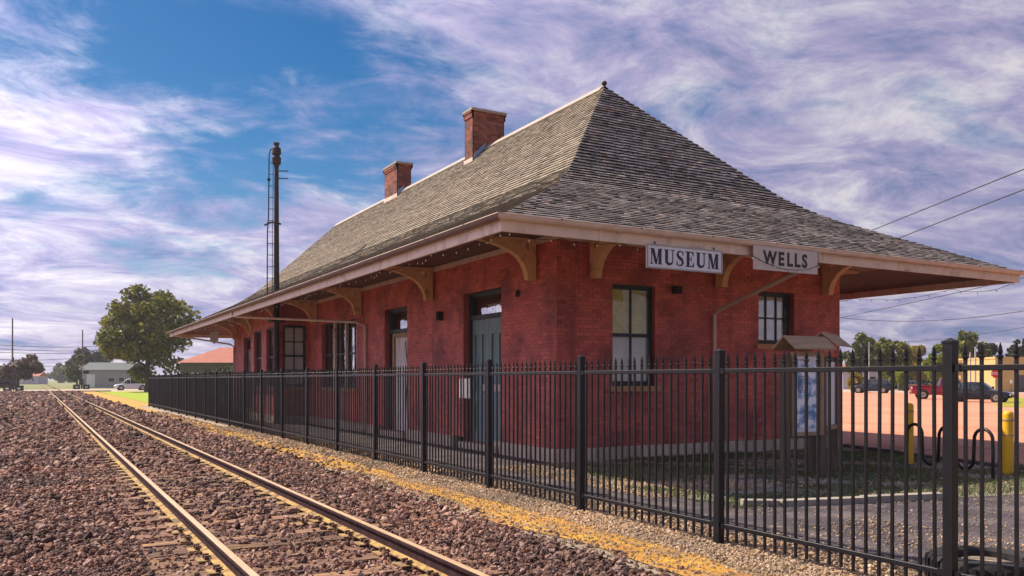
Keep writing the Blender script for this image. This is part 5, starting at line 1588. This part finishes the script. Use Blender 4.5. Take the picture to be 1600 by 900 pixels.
car('silver car parked far back by the hedge', 1424, 126, ang(1424) + .9, 'paint_silver', 'sedan', 4.5, 1.82, 1.46)
car('white suv parked on the road beside the shade tree', 205, 127, ang(205) + PI + .12, 'paint_white', 'suv', 4.7, 1.88, 1.78)
car('dark car parked by the left crossing signal', 8, 152, ang(8) + .1, 'paint_black', 'suv', 4.4, 1.82, 1.6)

# ================================================================== CROSSING SIGNALS, POLES, WIRES
def crossing_signal(label, px, dep, h, yaw):
    x, y = at(px, dep)
    r = empty('crossing_signal', label, 'crossing signal', 'crossing signals at the level crossing'); r.location = (x, y, 0); r.rotation_euler = (0, 0, yaw)
    for sx in (-1, 1):
        local_box((sx * .75 - .5, -.45, -.05), (sx * .75 + .5, .45, .75), 'base_block', 'mast_iron', r)
        local_box((sx * .75 - .2, -.47, .2), (sx * .75 + .2, -.451, .45), 'reflector', 'white_paint', r)
    MB().tube([(0, 0, 0), (0, 0, h)], .09, 10).build('pole', 'mast_iron', r, smooth=True)
    local_box((-.35, -.25, .7), (.35, .25, 1.7), 'control_box', 'mast_iron', r)
    MB().tube([(-.95, 0, h * .66), (.95, 0, h * .66)], .05, 6).build('arm', 'mast_iron', r)
    for s in (-1, 1):
        for dx in (.55, .95):
            l = MB().lathe([(.30, -.03), (.30, .03)], (s * dx, -.12 if dx < .9 else .12, h * .66), 16, axis='y').build('lamp_target', 'black_rough', r)
            MB().lathe([(.11, -.06), (.14, -.02), (.14, .06), (.11, .08)], (s * dx, -.16 if dx < .9 else .16, h * .66), 12, axis='y').build('lamp', 'lamp_red', l)
    for s in (-1, 1):
        MB().box((-.62, -.02 - .03 * s, -.11), (.62, .0 - .03 * s, .11), tf=lambda a, b, c: (a * math.cos(.72) - s * c * math.sin(.72), b - .12, h * .86 + s * a * math.sin(.72) + c * math.cos(.72))).build('crossbuck_blade', 'pole_grey', r)
    MB().lathe([(.12, 0), (.14, .08), (.1, .2), (0, .24)], (0, 0, h), 10).build('bell', 'mast_iron', r)
crossing_signal('crossing signal with dark lamps on the left of the track', 21, 122, 4.6, -.1)
crossing_signal('crossing signal with dark lamps on the right of the track', 127, 146, 4.4, .1)
MB_ = MB
def utility_pole(label, px, dep, top, m='pole_wood', r0=.17, cross=True, name='utility_pole'):
    x, y = at(px, dep); h = hgt(top, dep)
    r = empty(name, label, 'pole', 'poles'); r.location = (x, y, 0)
    MB().tube([(0, 0, -.3), (0, 0, h)], [r0, r0 * .7], 9).build('pole', m, r, smooth=True)
    if cross:
        MB().box((-.9, -.06, h * .80), (.9, .06, h * .80 + .12)).build('cross_arm', m, r)
        for dx in (-.8, -.4, .4, .8):
            MB().lathe([(.03, 0), (.05, .05), (.03, .14), (0, .15)], (dx, 0, h * .80 + .12), 6).build('insulator', 'pole_grey', r)
    else:
        MB().lathe([(r0 * .8, 0), (r0 * .9, .05), (0, .12)], (0, 0, h), 8).build('cap', m, r)
utility_pole('tall wooden utility pole behind the left crossing signal', 19.5, 150, 498, r0=.16, cross=False)
utility_pole('wooden utility pole behind the right crossing signal', 129, 190, 516, r0=.18, cross=False)
utility_pole('pale grey lamp pole above the dark blue suv', 1358, 112, 536, 'pole_grey', .09, False)
utility_pole('left of two pale poles in front of the tallest tree', 1516, 104, 552, 'pole_grey', .12, False)
utility_pole('right of two pale poles in front of the tallest tree', 1524, 104, 543, 'pole_grey', .12, False)

def wire(label, a, b, sag, r=.02):
    """a, b: (px, py, dep) of the two ends"""
    (xa, ya), (xb, yb) = at(a[0], a[2]), at(b[0], b[2])
    A, B = Vector((xa, ya, hgt(a[1], a[2]))), Vector((xb, yb, hgt(b[1], b[2])))
    pts = []
    for k in range(25):
        f = k / 24; q = A.lerp(B, f); q.z -= sag * 4 * f * (1 - f); pts.append(tuple(q))
    tag(MB().tube(pts, r, 5).build('power_line', 'cable'), label, 'cable', 'overhead wires')
wire('upper of two thick wires rising to the right above the roof', (1250, 405, 46), (1760, 200, 20), .0, .018)
wire('lower of two thick wires rising to the right above the roof', (1260, 428, 46), (1760, 234, 20), .0, .018)
wire('wire rising from the depot corner under the right eave', (1300, 499, 60), (1640, 424, 34), .05, .018)
wire('wire sagging low across the gap right of the depot', (1250, 486, 80), (1720, 462, 55), 1.3, .022)
wire('thin distant wire across the tree tops on the right', (1380, 535, 150), (1760, 480, 80), .8, .025)
for k, (ya, yb, lab) in enumerate(((535, 540, 'topmost of the wires crossing the sky between the left poles'), (541, 546, 'second wire from the top between the left poles'), (549, 548, 'third wire from the top between the left poles'), (556, 552, 'fourth wire from the top between the left poles'), (566, 562, 'lowest of the wires between the left poles'))):
    wire(lab, (-120, ya - 8, 150), (175, yb, 185), .9 if k < 3 else 1.6, .05)

# stop sign and small post by the tan building
x, y = at(1556, 74)
r = empty('stop_sign', 'red octagonal stop sign on a post before the tan building', 'sign'); r.location = (x, y, 0); r.rotation_euler = (0, 0, ang(1556))
MB().tube([(0, 0, -.1), (0, 0, 2.5)], .035, 8).build('post', 'pole_wood', r)
oc = [(math.cos(PI / 8 + k * PI / 4) * .40, math.sin(PI / 8 + k * PI / 4) * .40) for k in range(8)]
MB().prism(oc, lambda a, b, d: (a, -d - .04, 2.15 + b), 0, .012).build('plate', 'stop_red', r)
st = link('letters', text_mesh('STOP', .30, 'letters', 'white_paint', .004), r); st.location = (0, -.058, 2.05); st.rotation_euler = (PI / 2, 0, 0)
x, y = at(1580, 70)
r = empty('parking_sign', 'small white sign plate on a thin post before the tan building', 'sign'); r.location = (x, y, 0); r.rotation_euler = (0, 0, ang(1580))
MB().tube([(0, 0, -.1), (0, 0, 1.55)], .025, 8).build('post', 'pole_wood', r)
MB().box((-.07, -.05, 1.3), (.07, -.03, 1.6)).build('plate', 'white_paint', r)

# ================================================================== HAZE
hz = MB().box((-3100, -400, -1.1), (3100, 5100, 16.0)).build('haze', 'deck_wood')
hz.data.materials.clear()
hm = bpy.data.materials.new('haze_air'); hm.use_nodes = True
hn = hm.node_tree; hn.nodes.remove(hn.nodes['Principled BSDF'])
pv = hn.nodes.new('ShaderNodeVolumePrincipled')
pv.inputs['Color'].default_value = (0.92, 0.93, 1.0, 1)
pv.inputs['Density'].default_value = 0.00030
pv.inputs['Anisotropy'].default_value = 0.2
hn.links.new(pv.outputs[0], hn.nodes['Material Output'].inputs['Volume'])
hz.data.materials.append(hm)
hz['kind'] = 'stuff'
